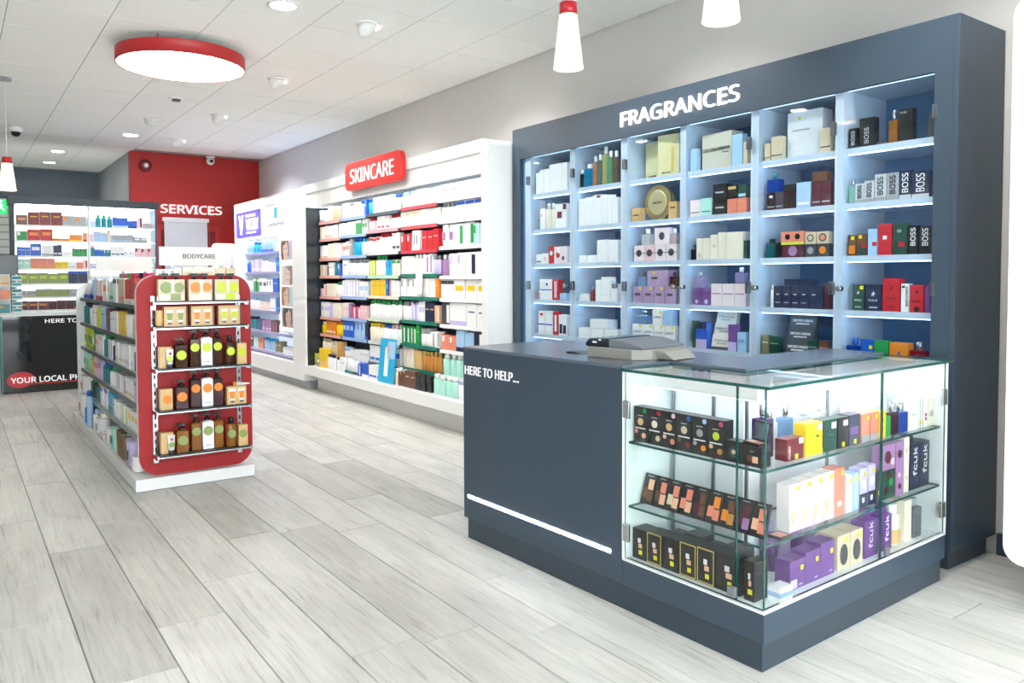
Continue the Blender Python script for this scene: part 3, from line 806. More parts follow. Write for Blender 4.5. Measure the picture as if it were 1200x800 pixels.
def lshape(name, pts, z0, z1):
    b = MB().slab(pts, z0, z1)
    n = len(pts); b.mi = [0, 0] + [1] * n
    return ob(name, b, [G_CLEAR, M_GEDGE], dc)
lshape('glass_lid', [(-.03, .025), (.631, .025), (.631, -WD), (WD, -WD), (WD, -1.29), (-.03, -1.29)], .938, .949)
d1 = pane('glass_door', .112, .625, 0, .009, .21, .936)
pane('glass_panel', .0, .108, 0, .009, .21, .937)
pane('glass_panel', 0, .009, .0095, .755, .21, .937, thin='a')
d2 = pane('glass_door', 0, .009, .76, 1.28, .21, .936, thin='a')
for z in (.665, .415):
    lshape('glass_shelf', [(.012, -.012), (.616, -.012), (.616, -WD + .02), (WD - .02, -WD + .02), (WD - .02, -1.27), (.012, -1.27)], z - .009, z)
for z in (.79, .31):
    gc('hinge', .598, .632, -.008, .004, z - .035, z + .035, M_CHROME, d1, .003)
    gc('hinge', -.008, .004, 1.25, 1.288, z - .035, z + .035, M_CHROME, d2, .003)
gc('lock', .10, .135, -.014, -.001, .222, .258, M_STEEL, d1, .004)
gc('lock', -.014, -.001, .775, .805, .222, .258, M_STEEL, d2, .004)
for (a, b) in ((.60, WD - .014), (.40, WD - .014)):
    u_ = gc('upright', a - .006, a + .006, b - .008, b, .21, .87, M_STEEL)
for (a, b) in ((WD - .014, .35), (WD - .014, .8)):
    gc('upright', a - .008, a, b - .006, b + .006, .21, .87, M_STEEL)
gc('corner_upright', WD - .03, WD - .02, WD - .03, WD - .02, .21, .87, M_STEEL)
gc('white_edge', -.008, .631, -.0075, -.006, .2, .2065, mat('F2F4F4', .4))
gc('white_edge', -.0075, -.006, -.0075, 1.29, .2, .2065, mat('F2F4F4', .4))
gc('white_edge', .6255, .632, -.0075, -.0005, .2065, .938, mat('F2F4F4', .4))
gc('white_edge', -.0075, -.0005, 1.283, 1.29, .2065, .938, mat('F2F4F4', .4))

# grey desk machine with dark cover
tm = empty('desk_printer', (CB[0] + .86 * math.cos(CTH), CB[1] + .86 * math.sin(CTH) - .30, .957), CTH + .12)
tm.scale = (.92, .92, .92)
tag(tm, 'grey and beige desk printer with black end cover on the service desk', 'printer')
# local x to the left end of the desk, y towards the front
ob('base', MB().slab([(.17, .14), (.155, .17), (-.10, .17), (-.16, .10), (-.16, -.17), (.15, -.17), (.17, -.15)], 0, .05).mesh('base', .004), mat('8F8D87', .45), tm)
sh_ = MB().prism([(.05, .05), (.165, .05), (.165, .072), (.05, .098)], -.165, .165)
sh_ = MB().prism([(-.155, .05), (.034, .05), (.034, .088), (-.04, .086), (-.155, .06)], -.165, .165)
ob('cover', sh_.mesh('cover', .008), mat('6C7279', .4), tm)
ob('end_cover', MB().prism([(.035, .05), (.172, .05), (.172, .068), (.15, .088), (.035, .092)], -.168, .168).mesh('end_cover', .008), mat('222A33', .18), tm)
ob('badge', MB().box(.10, .125, .1685, .170, .068, .076), mat('E8E8E8', .4), tm)
ob('badge', MB().box(.075, .088, .1685, .170, .08, .086), mat('E8E8E8', .4), tm)
ob('output_tray', MB().frustum(-.25, -.15, -.12, .06, .004, -.21, -.15, -.12, .08, .04).mesh('output_tray', .003), mat('989690', .45), tm)
cbd = ob('desk_plate', MB().prism([(0, 0), (.11, .0), (.11, .006), (.06, .008)], -.09, 0), M_BLACK, None, (CB[0] + 1.06, CB[1] - .14, .957), CTH)
tag(cbd, 'thin black wedge lying on the desk beside the printer', 'desk accessory')

# ------------------------------------------------------------------ products
CLR = dict(wh=('F5F5F4', 'white'), cr=('F0E7D3', 'cream'), pk=('F0C6CC', 'pink'), pp=('F3E2E4', 'pale pink'), rd=('C8202C', 'red'), dr=('7A1820', 'dark red'), ora=('EC8A20', 'orange'),
    ye=('F6CC10', 'yellow'), py=('DAD3A2', 'pale gold'), si=('DCDFE2', 'pale silver'), cg=('CDC8B6', 'champagne'), lm=('C9D92E', 'lime'), gn=('22984A', 'green'), dg=('17483A', 'dark green'), og=('8FA05A', 'olive green'), tl=('17828C', 'teal'), tq=('22B0DC', 'turquoise'), lb=('A9CDEE', 'light blue'),
    bl=('1F5FCC', 'blue'), nv=('1B2748', 'navy'), pu=('71458F', 'purple'), lv=('C9BEE6', 'lavender'), mv=('A77CAC', 'mauve'), bk=('17191B', 'black'), gy=('A2A6AA', 'grey'), ch=('43474D', 'charcoal'),
    sv=('C5CACE', 'silver'), go=('D9BC66', 'gold'), br=('6C4530', 'brown'), tn=('DDB67C', 'tan'), pe=('F0BA98', 'peach'), mt=('B5EADB', 'mint'), sa=('E98B72', 'salmon'), ol=('8B8560', 'olive'), wi=('571C2C', 'wine'), am=('C8873A', 'amber'), ki=('D8C8A8', 'beige'), mg=('D8487A', 'magenta'), mb=('7A5658', 'mauve brown'), ml=('B59ABC', 'pale mauve'), pg=('DDE7A6', 'pale lime'), sg=('8CCBAA', 'pale green'), sm=('98A49C', 'smoky grey'), st=('A08E76', 'smoky tan'), cw=('F5EBE8', 'creamy white'))
def hx(c): return CLR[c][0]
NOUN = dict(c='box', b='bottle', q='square bottle', p='pump bottle', t='tube', j='jar', g='perfume bottle', k='soft pack', s='spray can')
CATN = dict(c='box', b='bottle', q='bottle', p='bottle', t='tube', j='jar', g='perfume bottle', k='packet', s='spray can')
OBN = dict(c='box', b='bottle', q='square_bottle', p='pump_bottle', t='tube', j='jar', g='perfume_bottle', k='soft_pack', s='spray_can')
M_STICK = mat('F2E42A', .4)
HORSE = [(0, 0), (.1, .02), (.2, .25), (.45, .28), (.55, 0), (.66, 0), (.66, .3), (.75, .5), (.95, .42), (1.0, .52), (.85, .68), (.72, .72), (.6, .6), (.55, .78), (.68, .95), (.5, 1.0), (.42, .82), (.32, .62), (.15, .55), (.05, .4), (.12, .3)]

def r4(*a): return tuple(round(x, 3) for x in a)

def body_mesh(kind, w, h, d):
    key = ('body', kind) + r4(w, h, d)
    def mk():
        m = MB()
        if kind == 'c': m.box(-w / 2, w / 2, -d / 2, d / 2, 0, h)
        elif kind in 'bs':
            r = w / 2; n = .78 * h if kind == 'b' else .84 * h
            m.lathe([(r * .94, 0), (r, .02 * h), (r, n - .06 * h), (r * .85, n - .02 * h), (r * .42, n), (r * .40, n + .02 * h)], 14, sy=min(1, d / w))
        elif kind == 'q':
            m.box(-w / 2, w / 2, -d / 2, d / 2, 0, .76 * h).frustum(-w / 2, w / 2, -d / 2, d / 2, .76 * h, -w * .22, w * .22, -w * .2, w * .2, .81 * h)
        elif kind == 'p':
            m.box(-w / 2, w / 2, -d / 2, d / 2, 0, .74 * h).frustum(-w / 2, w / 2, -d / 2, d / 2, .74 * h, -w * .25, w * .25, -w * .2, w * .2, .78 * h)
        elif kind == 't':
            n = 12; lo = [(w * .36 * math.cos(2 * PI * i / n), w * .36 * math.sin(2 * PI * i / n), .2 * h) for i in range(n)]
            hi = [(w * .5 * math.cos(2 * PI * i / n), .004 * math.sin(2 * PI * i / n), h) for i in range(n)]
            m.add(lo + hi, [(i, (i + 1) % n, n + (i + 1) % n, n + i) for i in range(n)], 0, True)
            m.add(lo, [tuple(range(n))]); m.add(hi, [tuple(range(n))])
        elif kind == 'j':
            m.lathe([(w * .46, 0), (w * .5, .06 * h), (w * .5, .66 * h), (w * .46, .7 * h)], 16)
        elif kind == 'g':
            m.box(-w / 2, w / 2, -d / 2, d / 2, 0, .68 * h)
        elif kind == 'k':
            P = []
            for i in range(5):
                for j in range(4):
                    P.append((i, j))
            m.lathe([(w * .3, 0), (w * .48, .08 * h), (w * .52, .4 * h), (w * .46, .75 * h), (w * .5, .96 * h), (w * .5, h)], 12, sy=d / w)
        return m.mesh(OBN[kind], .003 if kind in 'qpg' else 0)
    return cached(key, mk)

def top_mesh(kind, w, h, d):
    key = ('top', kind) + r4(w, h, d)
    def mk():
        m = MB()
        if kind == 'b': m.lathe([(w * .27, .79 * h), (w * .27, .97 * h), (w * .24, h)], 12)
        elif kind == 's': m.lathe([(w * .40, .85 * h), (w * .36, .98 * h), (w * .2, h)], 12)
        elif kind == 'q': m.box(-w * .22, w * .22, -min(d, w) * .22, min(d, w) * .22, .81 * h, h)
        elif kind == 'p':
            m.lathe([(w * .26, .78 * h), (w * .26, .86 * h), (w * .09, .865 * h), (w * .09, .92 * h)], 12)
            m.box(-w * .22, w * .22, -w * .2, w * .2, .92 * h, h).box(-w * .55, -w * .2, -w * .08, w * .08, .94 * h, .985 * h)
        elif kind == 't': m.lathe([(w * .37, 0), (w * .37, .2 * h)], 12)
        elif kind == 'j': m.lathe([(w * .5, .7 * h), (w * .5, .97 * h), (w * .46, h)], 16)
        elif kind == 'g': m.lathe([(w * .16, .72 * h), (w * .2, .75 * h), (w * .2, .98 * h), (w * .16, h)], 12)
        return m.mesh('cap')
    return cached(key, mk)

def decorate(o, w, h, d, D):
    f = -d / 2
    for n_, q in enumerate(D):
        f = -d / 2 - .0003 * n_
        k = q[0]
        if k == 'P':
            x0, x1, z0, z1, c = q[1:6]
            me = cached(('pan',) + r4(x0, x1, z0, z1, w, h), lambda: MB().box((x0 - .5) * w, (x1 - .5) * w, -.0012, 0, z0 * h, z1 * h).mesh('printed_panel'))
            ob('printed_panel', me, mat(hx(c), .35), o, (0, f - .0002, 0))
        elif k == 'Y':
            x, z = (q[1:3] + (.75, .85)[len(q[1:3]):]) if len(q) > 1 else (.75, .85)
            me = cached('stick', lambda: MB().box(-.0085, .0085, -.0012, 0, -.0085, .0085).mesh('price_sticker'))
            ob('price_sticker', me, M_STICK, o, ((x - .5) * w, f - .0016, z * h))
        elif k == 'E':
            x, z, r, c = q[1:5]
            asp = q[5] if len(q) > 5 else 1.0
            R = r * w
            me = cached(('ell',) + r4(R, asp), lambda: MB().prism([(R * math.cos(2 * PI * i / 20), R * asp * math.sin(2 * PI * i / 20)) for i in range(20)], -.0014, 0).mesh('round_label'))
            ob('round_label', me, mat(hx(c), .35), o, ((x - .5) * w, f - .0004, z * h))
        elif k == 'H':
            x, z, s, c = q[1:5]
            S = s * w
            me = cached(('horse',) + r4(S), lambda: MB().prism([((a - .5) * S, b * S * 1.3) for a, b in HORSE], -.0014, 0).mesh('emblem'))
            ob('emblem', me, mat(hx(c), .35), o, ((x - .5) * w, f - .0004, z * h))
        elif k == 'T':
            s, c, x0, x1, z0, z1 = q[1:7]
            ob('lettering', text_mesh(s, round((x1 - x0) * w, 4), round((z1 - z0) * h, 4), .001, .004), mat(hx(c), .35), o, ((x0 - .5) * w, f - .0014, z0 * h))
        elif k == 'V':
            s, c, x0, x1, z0, z1 = q[1:7]
            ob('lettering', text_mesh(s, round((z1 - z0) * h, 4), round((x1 - x0) * w, 4), .001, .006), mat(hx(c), .35), o, ((x1 - .5) * w, f - .0014, z0 * h), (0, -PI / 2, 0))
        elif k == 'B':                                   # band round a round bottle
            z0, z1, c = q[1:4]
            me = cached(('band',) + r4(w, h, d, z0, z1), lambda: MB().lathe([(w * .508, z0 * h), (w * .508, z1 * h)], 14, sy=min(1, d / w), cap=False).mesh('label_band'))
            ob('label_band', me, mat(hx(c), .35), o)

class Row:
    def __init__(s, ox, oy, rot, z, phrase, prefix, group, width=1.0):
        s.o = (ox, oy); s.rot = rot; s.z = z; s.phrase = phrase; s.prefix = prefix; s.group = group; s.w = width; s.n = 0; s.m = 0; s.k = 0
    def at(s, u, v):
        c, n = math.cos(s.rot), math.sin(s.rot)
        return (s.o[0] + u * c - v * n, s.o[1] + u * n + v * c)
    def add(s, kind, u, w, h, col, c2=None, d=None, v=.0, z0=0, yaw=0, tilt=0, D=(), desc=None, clear=False, band=None, behind=False):
        if kind == 'j': d = w
        if d is None: d = min(max(w * .7, .03), .07) if kind != 'c' else min(max(w * .6, .035), .09)
        x, y = s.at(u, v + d / 2)
        m = printed(hx(col)) if kind in 'ckt' else (liquid(hx(col)) if clear or kind == 'g' else mat(hx(col), .3))
        o = ob('perfume_bottle' if kind == 'g' else 'scent_bottle' if s.prefix == 'perfume' and kind in 'bq' else s.prefix + '_' + OBN[kind], body_mesh(kind, w, h, d), m, None, (x, y, s.z + z0 + .0006), (tilt, 0, s.rot + yaw))
        if kind == 'k' and c2: D = tuple(D) + (('P', .25, .75, .3, .65, c2),)
        elif kind == 'c' and c2: D = tuple(D) + ((('P',) + (band or (.1, .9, .16, .3)) + (c2,)),)
        elif kind != 'c':
            ob('cap' if kind != 'p' else 'pump', top_mesh(kind, w, h, d), M_CHROME if c2 == 'sv' else mat(hx(c2 or 'wh'), .3), o)
            if kind == 'g':
                ob('collar', cached(('coll',) + r4(w, h), lambda: MB().lathe([(w * .13, .68 * h), (w * .13, .73 * h)], 12).mesh('collar')), M_CHROME, o)
        decorate(o, w, h, d, D)
        if desc is None:
            desc = CLR[col][1] + ' ' + NOUN[kind]
            if kind == 'c' and c2: desc += ' with %s band' % CLR[c2][1]
            elif c2 and kind not in 'ckg': desc += ' with %s %s' % (CLR[c2][1], 'pump' if kind == 'p' else 'cap')
        if z0 > .01: s.m += 1; w_ = 'stacked %s from left, ' % ORD[s.m]
        elif behind: s.k += 1; w_ = '%s behind front row, ' % ORD[s.k]
        else: s.n += 1; w_ = '%s from left, ' % ORD[s.n]
        tag(o, desc + ', ' + w_ + s.phrase, CATN[kind], s.group)
        return o
    def pct(s, specs):
        """specs: (kind, left %, right %, height, colour, options)"""
        for q in specs:
            kind, a, b, h, col = q[:5]
            kw = dict(q[5]) if len(q) > 5 else {}
            s.add(kind, (a + b) / 200 * s.w, max(.012, (b - a) / 100 * s.w - .003), h, col, **kw)
    def fill(s, txt, hs=1.0, dmax=.08, v=0.0, hmax=1.0):
        """groups kind:colour[/second]:count:width:height laid side by side over the whole width"""
        G = []
        for t in txt.split():
            p = t.split(':')
            c, _, c2 = p[1].partition('/')
            bd = random.choice(((.1, .9, .16, .3), (0, 1, .78, .96), (.62, .95, .1, .9), (.15, .85, .45, .72), (0, 1, 0, .22), (.2, .8, .62, .68), (.05, .35, .55, .9)))
            for _ in range(int(p[2])): G.append((p[0], c, c2 or None, float(p[3]), float(p[4]), bd))
        k = s.w / sum(g[3] for g in G)
        u = 0
        for kind, c, c2, w, h, bd in G:
            w *= k
            s.add(kind, u + w / 2, w * .95, round(min(hmax, h * hs * random.choice((.97, 1, 1.03))), 3), c, c2, d=min(dmax, max(.03, w * .75)), v=v + random.choice((0, .004, .008)), yaw=random.choice((-.03, 0, .02)), band=bd)
            u += w

# ---- fragrance cabinet
def FR(bay, k):
    xa, xb = BAYS[bay]
    nm = ['top', 'second', 'third', 'fourth', 'fifth'][k] + ' shelf, ' + ['leftmost', 'second', 'third', 'fourth', 'fifth', 'rightmost'][bay] + ' fragrance bay'
    return Row(xa, FY - .05, PI, FZ[k] + .014, nm, 'perfume', 'perfumes in the fragrance cabinet', xa - xb - .04 * (xa + xb) / 2 / 3.55)
S = lambda **k: k
YS = (('Y',),)
FR(0, 0).pct([('c', 9, 20, .155, 'wh'), ('c', 20, 34, .17, 'wh'), ('c', 34, 49, .172, 'wh'), ('c', 49, 84, .196, 'wh'), ('c', 84, 99, .194, 'wh')])
FR(0, 1).pct([('c', 22, 36, .15, 'wh', S(D=(('P', .25, .45, .6, .75, 'gy'),))), ('b', 36, 50, .185, 'cr', S(c2='wh')), ('b', 51, 64, .18, 'cr', S(c2='wh')), ('c', 65, 97, .17, 'wh', S(D=(('P', .2, .6, .4, .68, 'dr'), ('P', .7, .98, .75, .98, 'dr')), desc='white box with dark red squares'))])
FR(0, 2).pct([('c', 10, 25, .07, 'wh', S(c2='ch')), ('c', 25, 46, .075, 'wh', S(D=(('E', .5, .5, .2, 'pk'),))), ('c', 47, 62, .125, 'rd', S(D=(('E', .5, .6, .3, 'wh'),))), ('c', 62, 99, .12, 'pp', S(D=(('E', .3, .5, .15, 'rd'), ('E', .7, .3, .1, 'ch'), ('P', .3, .45, .6, .95, 'wh'))))])
FR(0, 3).pct([('g', 8, 20, .07, 'pk', S(c2='sv')), ('c', 20, 56, .15, 'wh', S(D=(('P', 0, 1, .45, .5, 'bl'), ('E', .6, .75, .08, 'bl')))), ('c', 57, 76, .15, 'rd', S(D=(('P', .3, .7, .1, .9, 'pk'),))), ('c', 78, 97, .05, 'lb')])
FR(0, 4).pct([('c', 16, 36, .17, 'wh', S(D=(('P', .3, .7, .8, .9, 'rd'), ('P', 0, 1, .4, .45, 'bl')))), ('c', 37, 58, .17, 'wh', S(D=(('P', 0, 1, .4, .45, 'bl'),))), ('c', 59, 74, .17, 'rd', S(D=(('P', .3, .7, .15, .85, 'wh'),))), ('c', 75, 98, .15, 'wh', S(D=(('P', .1, .45, .1, .55, 'nv'), ('P', .55, .9, .1, .5, 'nv'))))])
FR(1, 0).pct([('b', 4, 15, .12, 'dg', S(c2='wh', clear=True)), ('q', 16, 36, .155, 'tq', S(c2='wh', clear=True, desc='turquoise square bottle')), ('q', 38, 47, .2, 'pe', S(c2='wh', clear=True)), ('q', 49, 60, .205, 'sm', S(c2='wh', clear=True)), ('q', 61, 73, .25, 'pg', S(c2='wh', clear=True, desc='tall pale lime bottle')), ('q', 74, 85, .215, 'sg', S(c2='wh', clear=True)), ('q', 87, 97, .21, 'st', S(c2='wh', clear=True))])
FR(1, 1).pct([('c', 3, 20, .185, 'wh'), ('c', 20, 40, .192, 'wh'), ('c', 40, 62, .2, 'wh', S(D=(('P', .4, .8, .9, .97, 'dr'),))), ('c', 62, 73, .195, 'wh'), ('c', 73, 86, .19, 'wh'), ('c', 86, 99, .17, 'wh')])
FR(1, 2).pct([('c', 4, 26, .05, 'wh'), ('c', 27, 48, .05, 'wh'), ('c', 49, 76, .15, 'wh'), ('c', 77, 99, .145, 'wh')])
FR(1, 3).pct([('c', 4, 29, .05, 'wh'), ('b', 31, 39, .1, 'dr', S(c2='gy')), ('b', 40, 45, .06, 'dr', S(c2='gy')), ('c', 46, 60, .145, 'wh'), ('c', 60, 82, .165, 'wh'), ('c', 83, 98, .12, 'wh')])
FR(1, 4).pct([('c', 3, 34, .07, 'wh'), ('c', 35, 66, .07, 'wh'), ('c', 67, 98, .07, 'wh'), ('c', 32, 76, .06, 'wh', S(z0=.072))])
FR(2, 0).pct([('c', 11, 50, .235, 'py', S(yaw=-.18, v=.09, desc='large pale gold carton', D=(('T', 'PACO RABANNE', 'br', .25, .75, .06, .1),))), ('c', 55, 94, .25, 'py', S(yaw=.16, v=.025, desc='large pale gold carton turned sideways', D=(('T', 'MILLION', 'br', .2, .6, .06, .1), ('P', .62, .72, .1, .7, 'go'))))])
r = FR(2, 1); r.pct([('c', 5, 24, .085, 'tn', S(D=(('P', .2, .8, .4, .5, 'br'),))), ('c', 82, 99, .1, 'tn', S(D=(('P', .2, .8, .6, .7, 'br'),)))])
x, y = r.at(.52 * r.w, .04)
tin = empty('round_tin', (x, y, r.z + .001), PI); tag(tin, 'round gold gift tin standing on edge in the third fragrance bay', 'tin')
def ytin(prof):
    b = MB().lathe(prof, 40); b.v = [(x, z, y + .108) for x, y, z in b.v]; return b
ob('tin_body', ytin([(.105, 0), (.105, .05)]), mat('D8C48A', .25, .6), tin)
ob('tin_rim', ytin([(.108, -.006), (.108, .012)]), mat('CDB678', .22, .8), tin)
ob('tin_medallion', ytin([(.075, -.012), (.08, -.005)]), mat('E6D8A8', .25, .6), tin)
ob('lettering', text_mesh('MILLION', .07, .014, .002, .004), mat('4A3A18', .4), tin, (-.035, -.011, .1))
BF = lambda c='bk': (('E', .5, .48, .2, c), ('Y', .78, .86))
r = FR(2, 2); r.pct([('c', 10 + 22.4 * i, 32 + 22.4 * i, .1, ('pp', 'pk', 'pp', 'pp')[i], S(D=(('E', .5, .5, .26, 'ch'), ('P', 0, 1, .48, .52, 'ch')), desc=CLR[('pp', 'pk', 'pp', 'pp')[i]][1] + ' box with black flower emblem')) for i in range(4)])
r.pct([('g', 26, 44, .1, 'wh', S(z0=.101, c2='wh')), ('c', 54, 84, .1, 'pp', S(z0=.101, D=(('E', .5, .5, .2, 'ch'),))), ('g', 86, 98, .09, 'pp', S(z0=.101, c2='wh'))])
r = FR(2, 3); r.pct([('c', 8 + 22.6 * i, 30 + 22.6 * i, .105, 'ml', S(D=(('P', .2, .7, .45, .6, 'ch'), ('Y', .75, .88)), desc='pale mauve lace print box')) for i in range(4)])
r.pct([('g', 18, 36, .09, 'lb', S(z0=.106, c2='ch')), ('c', 39, 82, .1, 'ml', S(z0=.106, D=(('P', .2, .5, .45, .58, 'ch'), ('Y', .35, .85)))), ('g', 85, 98, .09, 'wi', S(z0=.106, c2='bk'))])
r = FR(2, 4); r.pct([('c', 7 + 22.6 * i, 29 + 22.6 * i, .12, 'wh', S(D=(('T', 'LASH', 'gy', .15, .85, .55, .68), ('Y', .8, .9)))) for i in range(4)])
r.pct([('g', 15, 40, .085, 'lb', S(z0=.121, c2='sv')), ('c', 50, 71, .094, 'wh', S(z0=.121, D=(('T', 'LASH', 'gy', .15, .85, .45, .6), ('Y', .8, .85)))), ('c', 72, 92, .092, 'lb', S(z0=.121))])
FR(3, 0).pct([('c', 3, 15, .13, 'lb'), ('c', 17, 71, .205, 'cg', S(yaw=-.08, v=.03, desc='large champagne carton with black lettering', D=(('T', 'DOLCE&GABBANA', 'bk', .04, .96, .5, .6), ('T', 'the one', 'ch', .7, .92, .42, .47)))), ('c', 74, 91, .17, 'lb', S(desc='sky blue marbled box')), ('c', 92, 99, .12, 'ki')])
r = FR(3, 1); r.pct([('c', 3, 22, .095, 'pp', S(D=(('P', .1, .9, .2, .25, 'ch'),))), ('c', 22, 41, .1, 'mt', S(D=(('P', .1, .9, .2, .25, 'ch'),))), ('c', 43, 66, .085, 'bk', S(D=(('P', .2, .8, .4, .5, 'sv'),))), ('c', 67, 83, .08, 'sa'), ('c', 83, 98, .08, 'sa')])
r.pct([('c', 43, 66, .085, 'bk', S(z0=.086, D=(('P', .2, .8, .4, .5, 'sv'),))), ('c', 67, 83, .075, 'bk', S(z0=.081, D=(('P', .1, .9, .7, .9, 'go'),))), ('c', 84, 98, .075, 'dg', S(z0=.081, D=(('P', .1, .9, .1, .3, 'lb'),)))])
FR(3, 2).pct([('g', 5, 15, .09, 'nv', S(c2='nv')), ('c', 15, 26, .125, 'cr', S(D=(('P', .3, .7, .1, .3, 'ki'),))), ('c', 26, 39, .125, 'cr'), ('c', 39, 52, .14, 'cr', S(D=(('E', .5, .55, .2, 'ki'),))), ('c', 52, 66, .152, 'cr'), ('c', 66, 93, .15, 'cr'), ('c', 94, 99, .1, 'dg')])
r = FR(3, 3); r.pct([('c', 9, 24, .1, 'pu', S(D=(('E', .5, .2, .2, 'lv'),))), ('c', 25, 41, .1, 'pu', S(D=(('E', .5, .2, .2, 'lv'),))), ('c', 41, 60, .125, 'pp', S(D=(('P', .1, .9, .52, .57, 'mv'),))), ('c', 60, 80, .125, 'pp', S(D=(('P', .1, .9, .52, .57, 'mv'),))), ('c', 80, 98, .125, 'pp', S(D=(('P', .1, .9, .52, .57, 'mv'),)))])
r.pct([('g', 12, 27, .09, 'lv', S(z0=.101, c2='gy')), ('g', 80, 95, .09, 'lv', S(z0=.126, c2='wh'))])
LEAN = -.25
def leaning(r, u0, u1, cols, words, tc, desc):
    """three flat gift packs propped up one above the other on a sloped stand"""
    w = (u1 - u0) * r.w
    for k in range(3):
        o = r.add('c', (u0 + u1) / 2 * r.w, w, .072, cols, d=.03, v=.032 + .022 * k, z0=0, yaw=.06, tilt=LEAN, D=(('T', words, tc, .12, .88, .4, .6), ('P', .25, .75, .22, .3, tc)), desc=desc + (', lowest', ', middle', ', highest')[k])
        o.location.z += .012 + .068 * k
    st = ob('wedge_stand', MB().add([], []) if False else MB().slab([(-w / 2, 0), (w / 2, 0), (w / 2, .12), (-w / 2, .12)], 0, .01), mat('3A4048', .3), None, (*r.at((u0 + u1) / 2 * r.w, .012), r.z + .0006), r.rot)
    tag(st, 'dark base under the ' + desc + 's', 'stand')
r = FR(3, 4); r.pct([('c', 8, 15, .16, 'dg'), ('c', 15, 34, .155, 'bl', S(D=(('P', 0, 1, .0, .35, 'lv'), ('P', 0, 1, .75, 1, 'nv')), desc='blue and violet shaded box'))])
leaning(r, .36, .68, 'cr', 'PRADA', 'gy', 'cream gift pack')
r.pct([('c', 70, 84, .15, 'pu', S(D=(('P', 0, 1, .0, .35, 'lv'),))), ('c', 85, 99, .11, 'lb', S(D=(('T', 'CK', 'tl', .2, .8, .5, .65),)))])
FR(4, 0).pct([('c', 5, 14, .09, 'ki', S(D=(('P', 0, 1, .15, .2, 'ch'),))), ('c', 15, 31, .12, 'ki', S(D=(('P', 0, 1, .15, .2, 'ch'),))), ('c', 32, 81, .235, 'si', S(v=.04, desc='large pale silver gift carton', D=(('E', .35, .85, .04, 'lm'), ('P', .15, .65, .58, .61, 'gy')))), ('c', 84, 98, .12, 'ki', S(D=(('P', 0, 1, .2, .25, 'ch'),)))])
r = FR(4, 1); r.pct([('c', 9, 22, .09, 'bk', S(D=(('P', .3, .7, .7, .85, 'wh'), ('P', .1, .9, .15, .2, 'sv')))), ('c', 22, 34, .092, 'ch', S(D=(('P', .1, .9, .15, .2, 'sv'),))), ('c', 34, 51, .125, 'bk'), ('c', 52, 72, .128, 'lb', S(D=(('P', .1, .9, .1, .2, 'wh'),))), ('c', 73, 86, .12, 'wi', S(D=(('P', .1, .9, .15, .2, 'sv'),))), ('c', 86, 99, .12, 'wi', S(D=(('P', .1, .9, .15, .2, 'sv'),)))])
r.pct([('g', 9, 27, .1, 'bl', S(z0=.093, c2='tl')), ('c', 74, 94, .05, 'br', S(z0=.122))])
r = FR(4, 2); r.pct([('q', 8, 22, .1, 'tl', S(c2='bk', clear=True)), ('q', 23, 31, .1, 'bk', S(c2='sv', clear=True)), ('c', 32, 64, .065, 'wi', S(D=(('E', .5, .5, .2, 'mv'),))), ('c', 65, 80, .065, 'ch', S(D=(('E', .5, .5, .3, 'gy'),))), ('c', 81, 97, .065, 'ch', S(D=(('E', .5, .5, .3, 'ora'),)))])
r.pct([('c', 31, 64, .068, 'sa', S(z0=.066, D=(('P', 0, 1, .0, .2, 'lm'), ('E', .28, .6, .11, 'bk'), ('E', .72, .6, .11, 'bk')), desc='salmon box with two black rings')), ('c', 65, 80, .06, 'ki', S(z0=.066, D=(('E', .5, .5, .32, 'ch'), ('E', .5, .5, .22, 'ki')))), ('c', 81, 97, .06, 'ki', S(z0=.066, D=(('E', .5, .5, .32, 'ch'), ('E', .5, .5, .22, 'sa'))))])
r = FR(4, 3); r.pct([('b', 14, 20, .12, 'wh', S(c2='wh'))] + [('c', 21 + 12.4 * i, 33 + 12.4 * i, .115, 'nv', S(D=(('E', .5, .62, .22, 'sv', .4), ('P', .2, .8, .22, .27, 'gy')), desc='dark navy box with silver wing')) for i in range(4)] + [('c', 71, 90, .115, 'nv', S(D=(('E', .35, .62, .15, 'sv', .4),), desc='wide dark navy box')), ('c', 92, 99, .13, 'wi')])
r.pct([('c', 36, 56, .035, 'nv', S(z0=.116)), ('c', 57, 76, .035, 'nv', S(z0=.116))])
r = FR(4, 4); r.pct([('c', 3, 14, .105, 'ol', S(D=(('P', .1, .9, .6, .65, 'cr'),))), ('c', 15, 30, .1, 'dg', S(D=(('P', .1, .9, .6, .65, 'gy'),)))])
leaning(r, .32, .68, 'ch', 'EMPORIO ARMANI', 'wh', 'dark grey gift pack')
r.pct([('c', 70, 84, .095, 'dg', S(D=(('P', .1, .9, .6, .65, 'gy'),))), ('c', 85, 98, .095, 'br', S(D=(('P', .1, .9, .6, .65, 'sa'),)))])
FR(5, 0).pct([('c', 3, 14, .095, 'bk', S(D=(('V', 'BOSS', 'sv', .3, .7, .15, .85),))), ('c', 16, 34, .135, 'bk', S(D=(('V', 'BOSS', 'sv', .35, .65, .1, .65),))), ('c', 36, 49, .012, 'ch'), ('g', 50, 60, .15, 'am', S(c2='sv', desc='amber perfume bottle with silver cap')), ('c', 61, 77, .145, 'bk', S(D=(('T', 'THE', 'sv', .1, .6, .85, .92),))), ('c', 93, 99, .1, 'ch')])
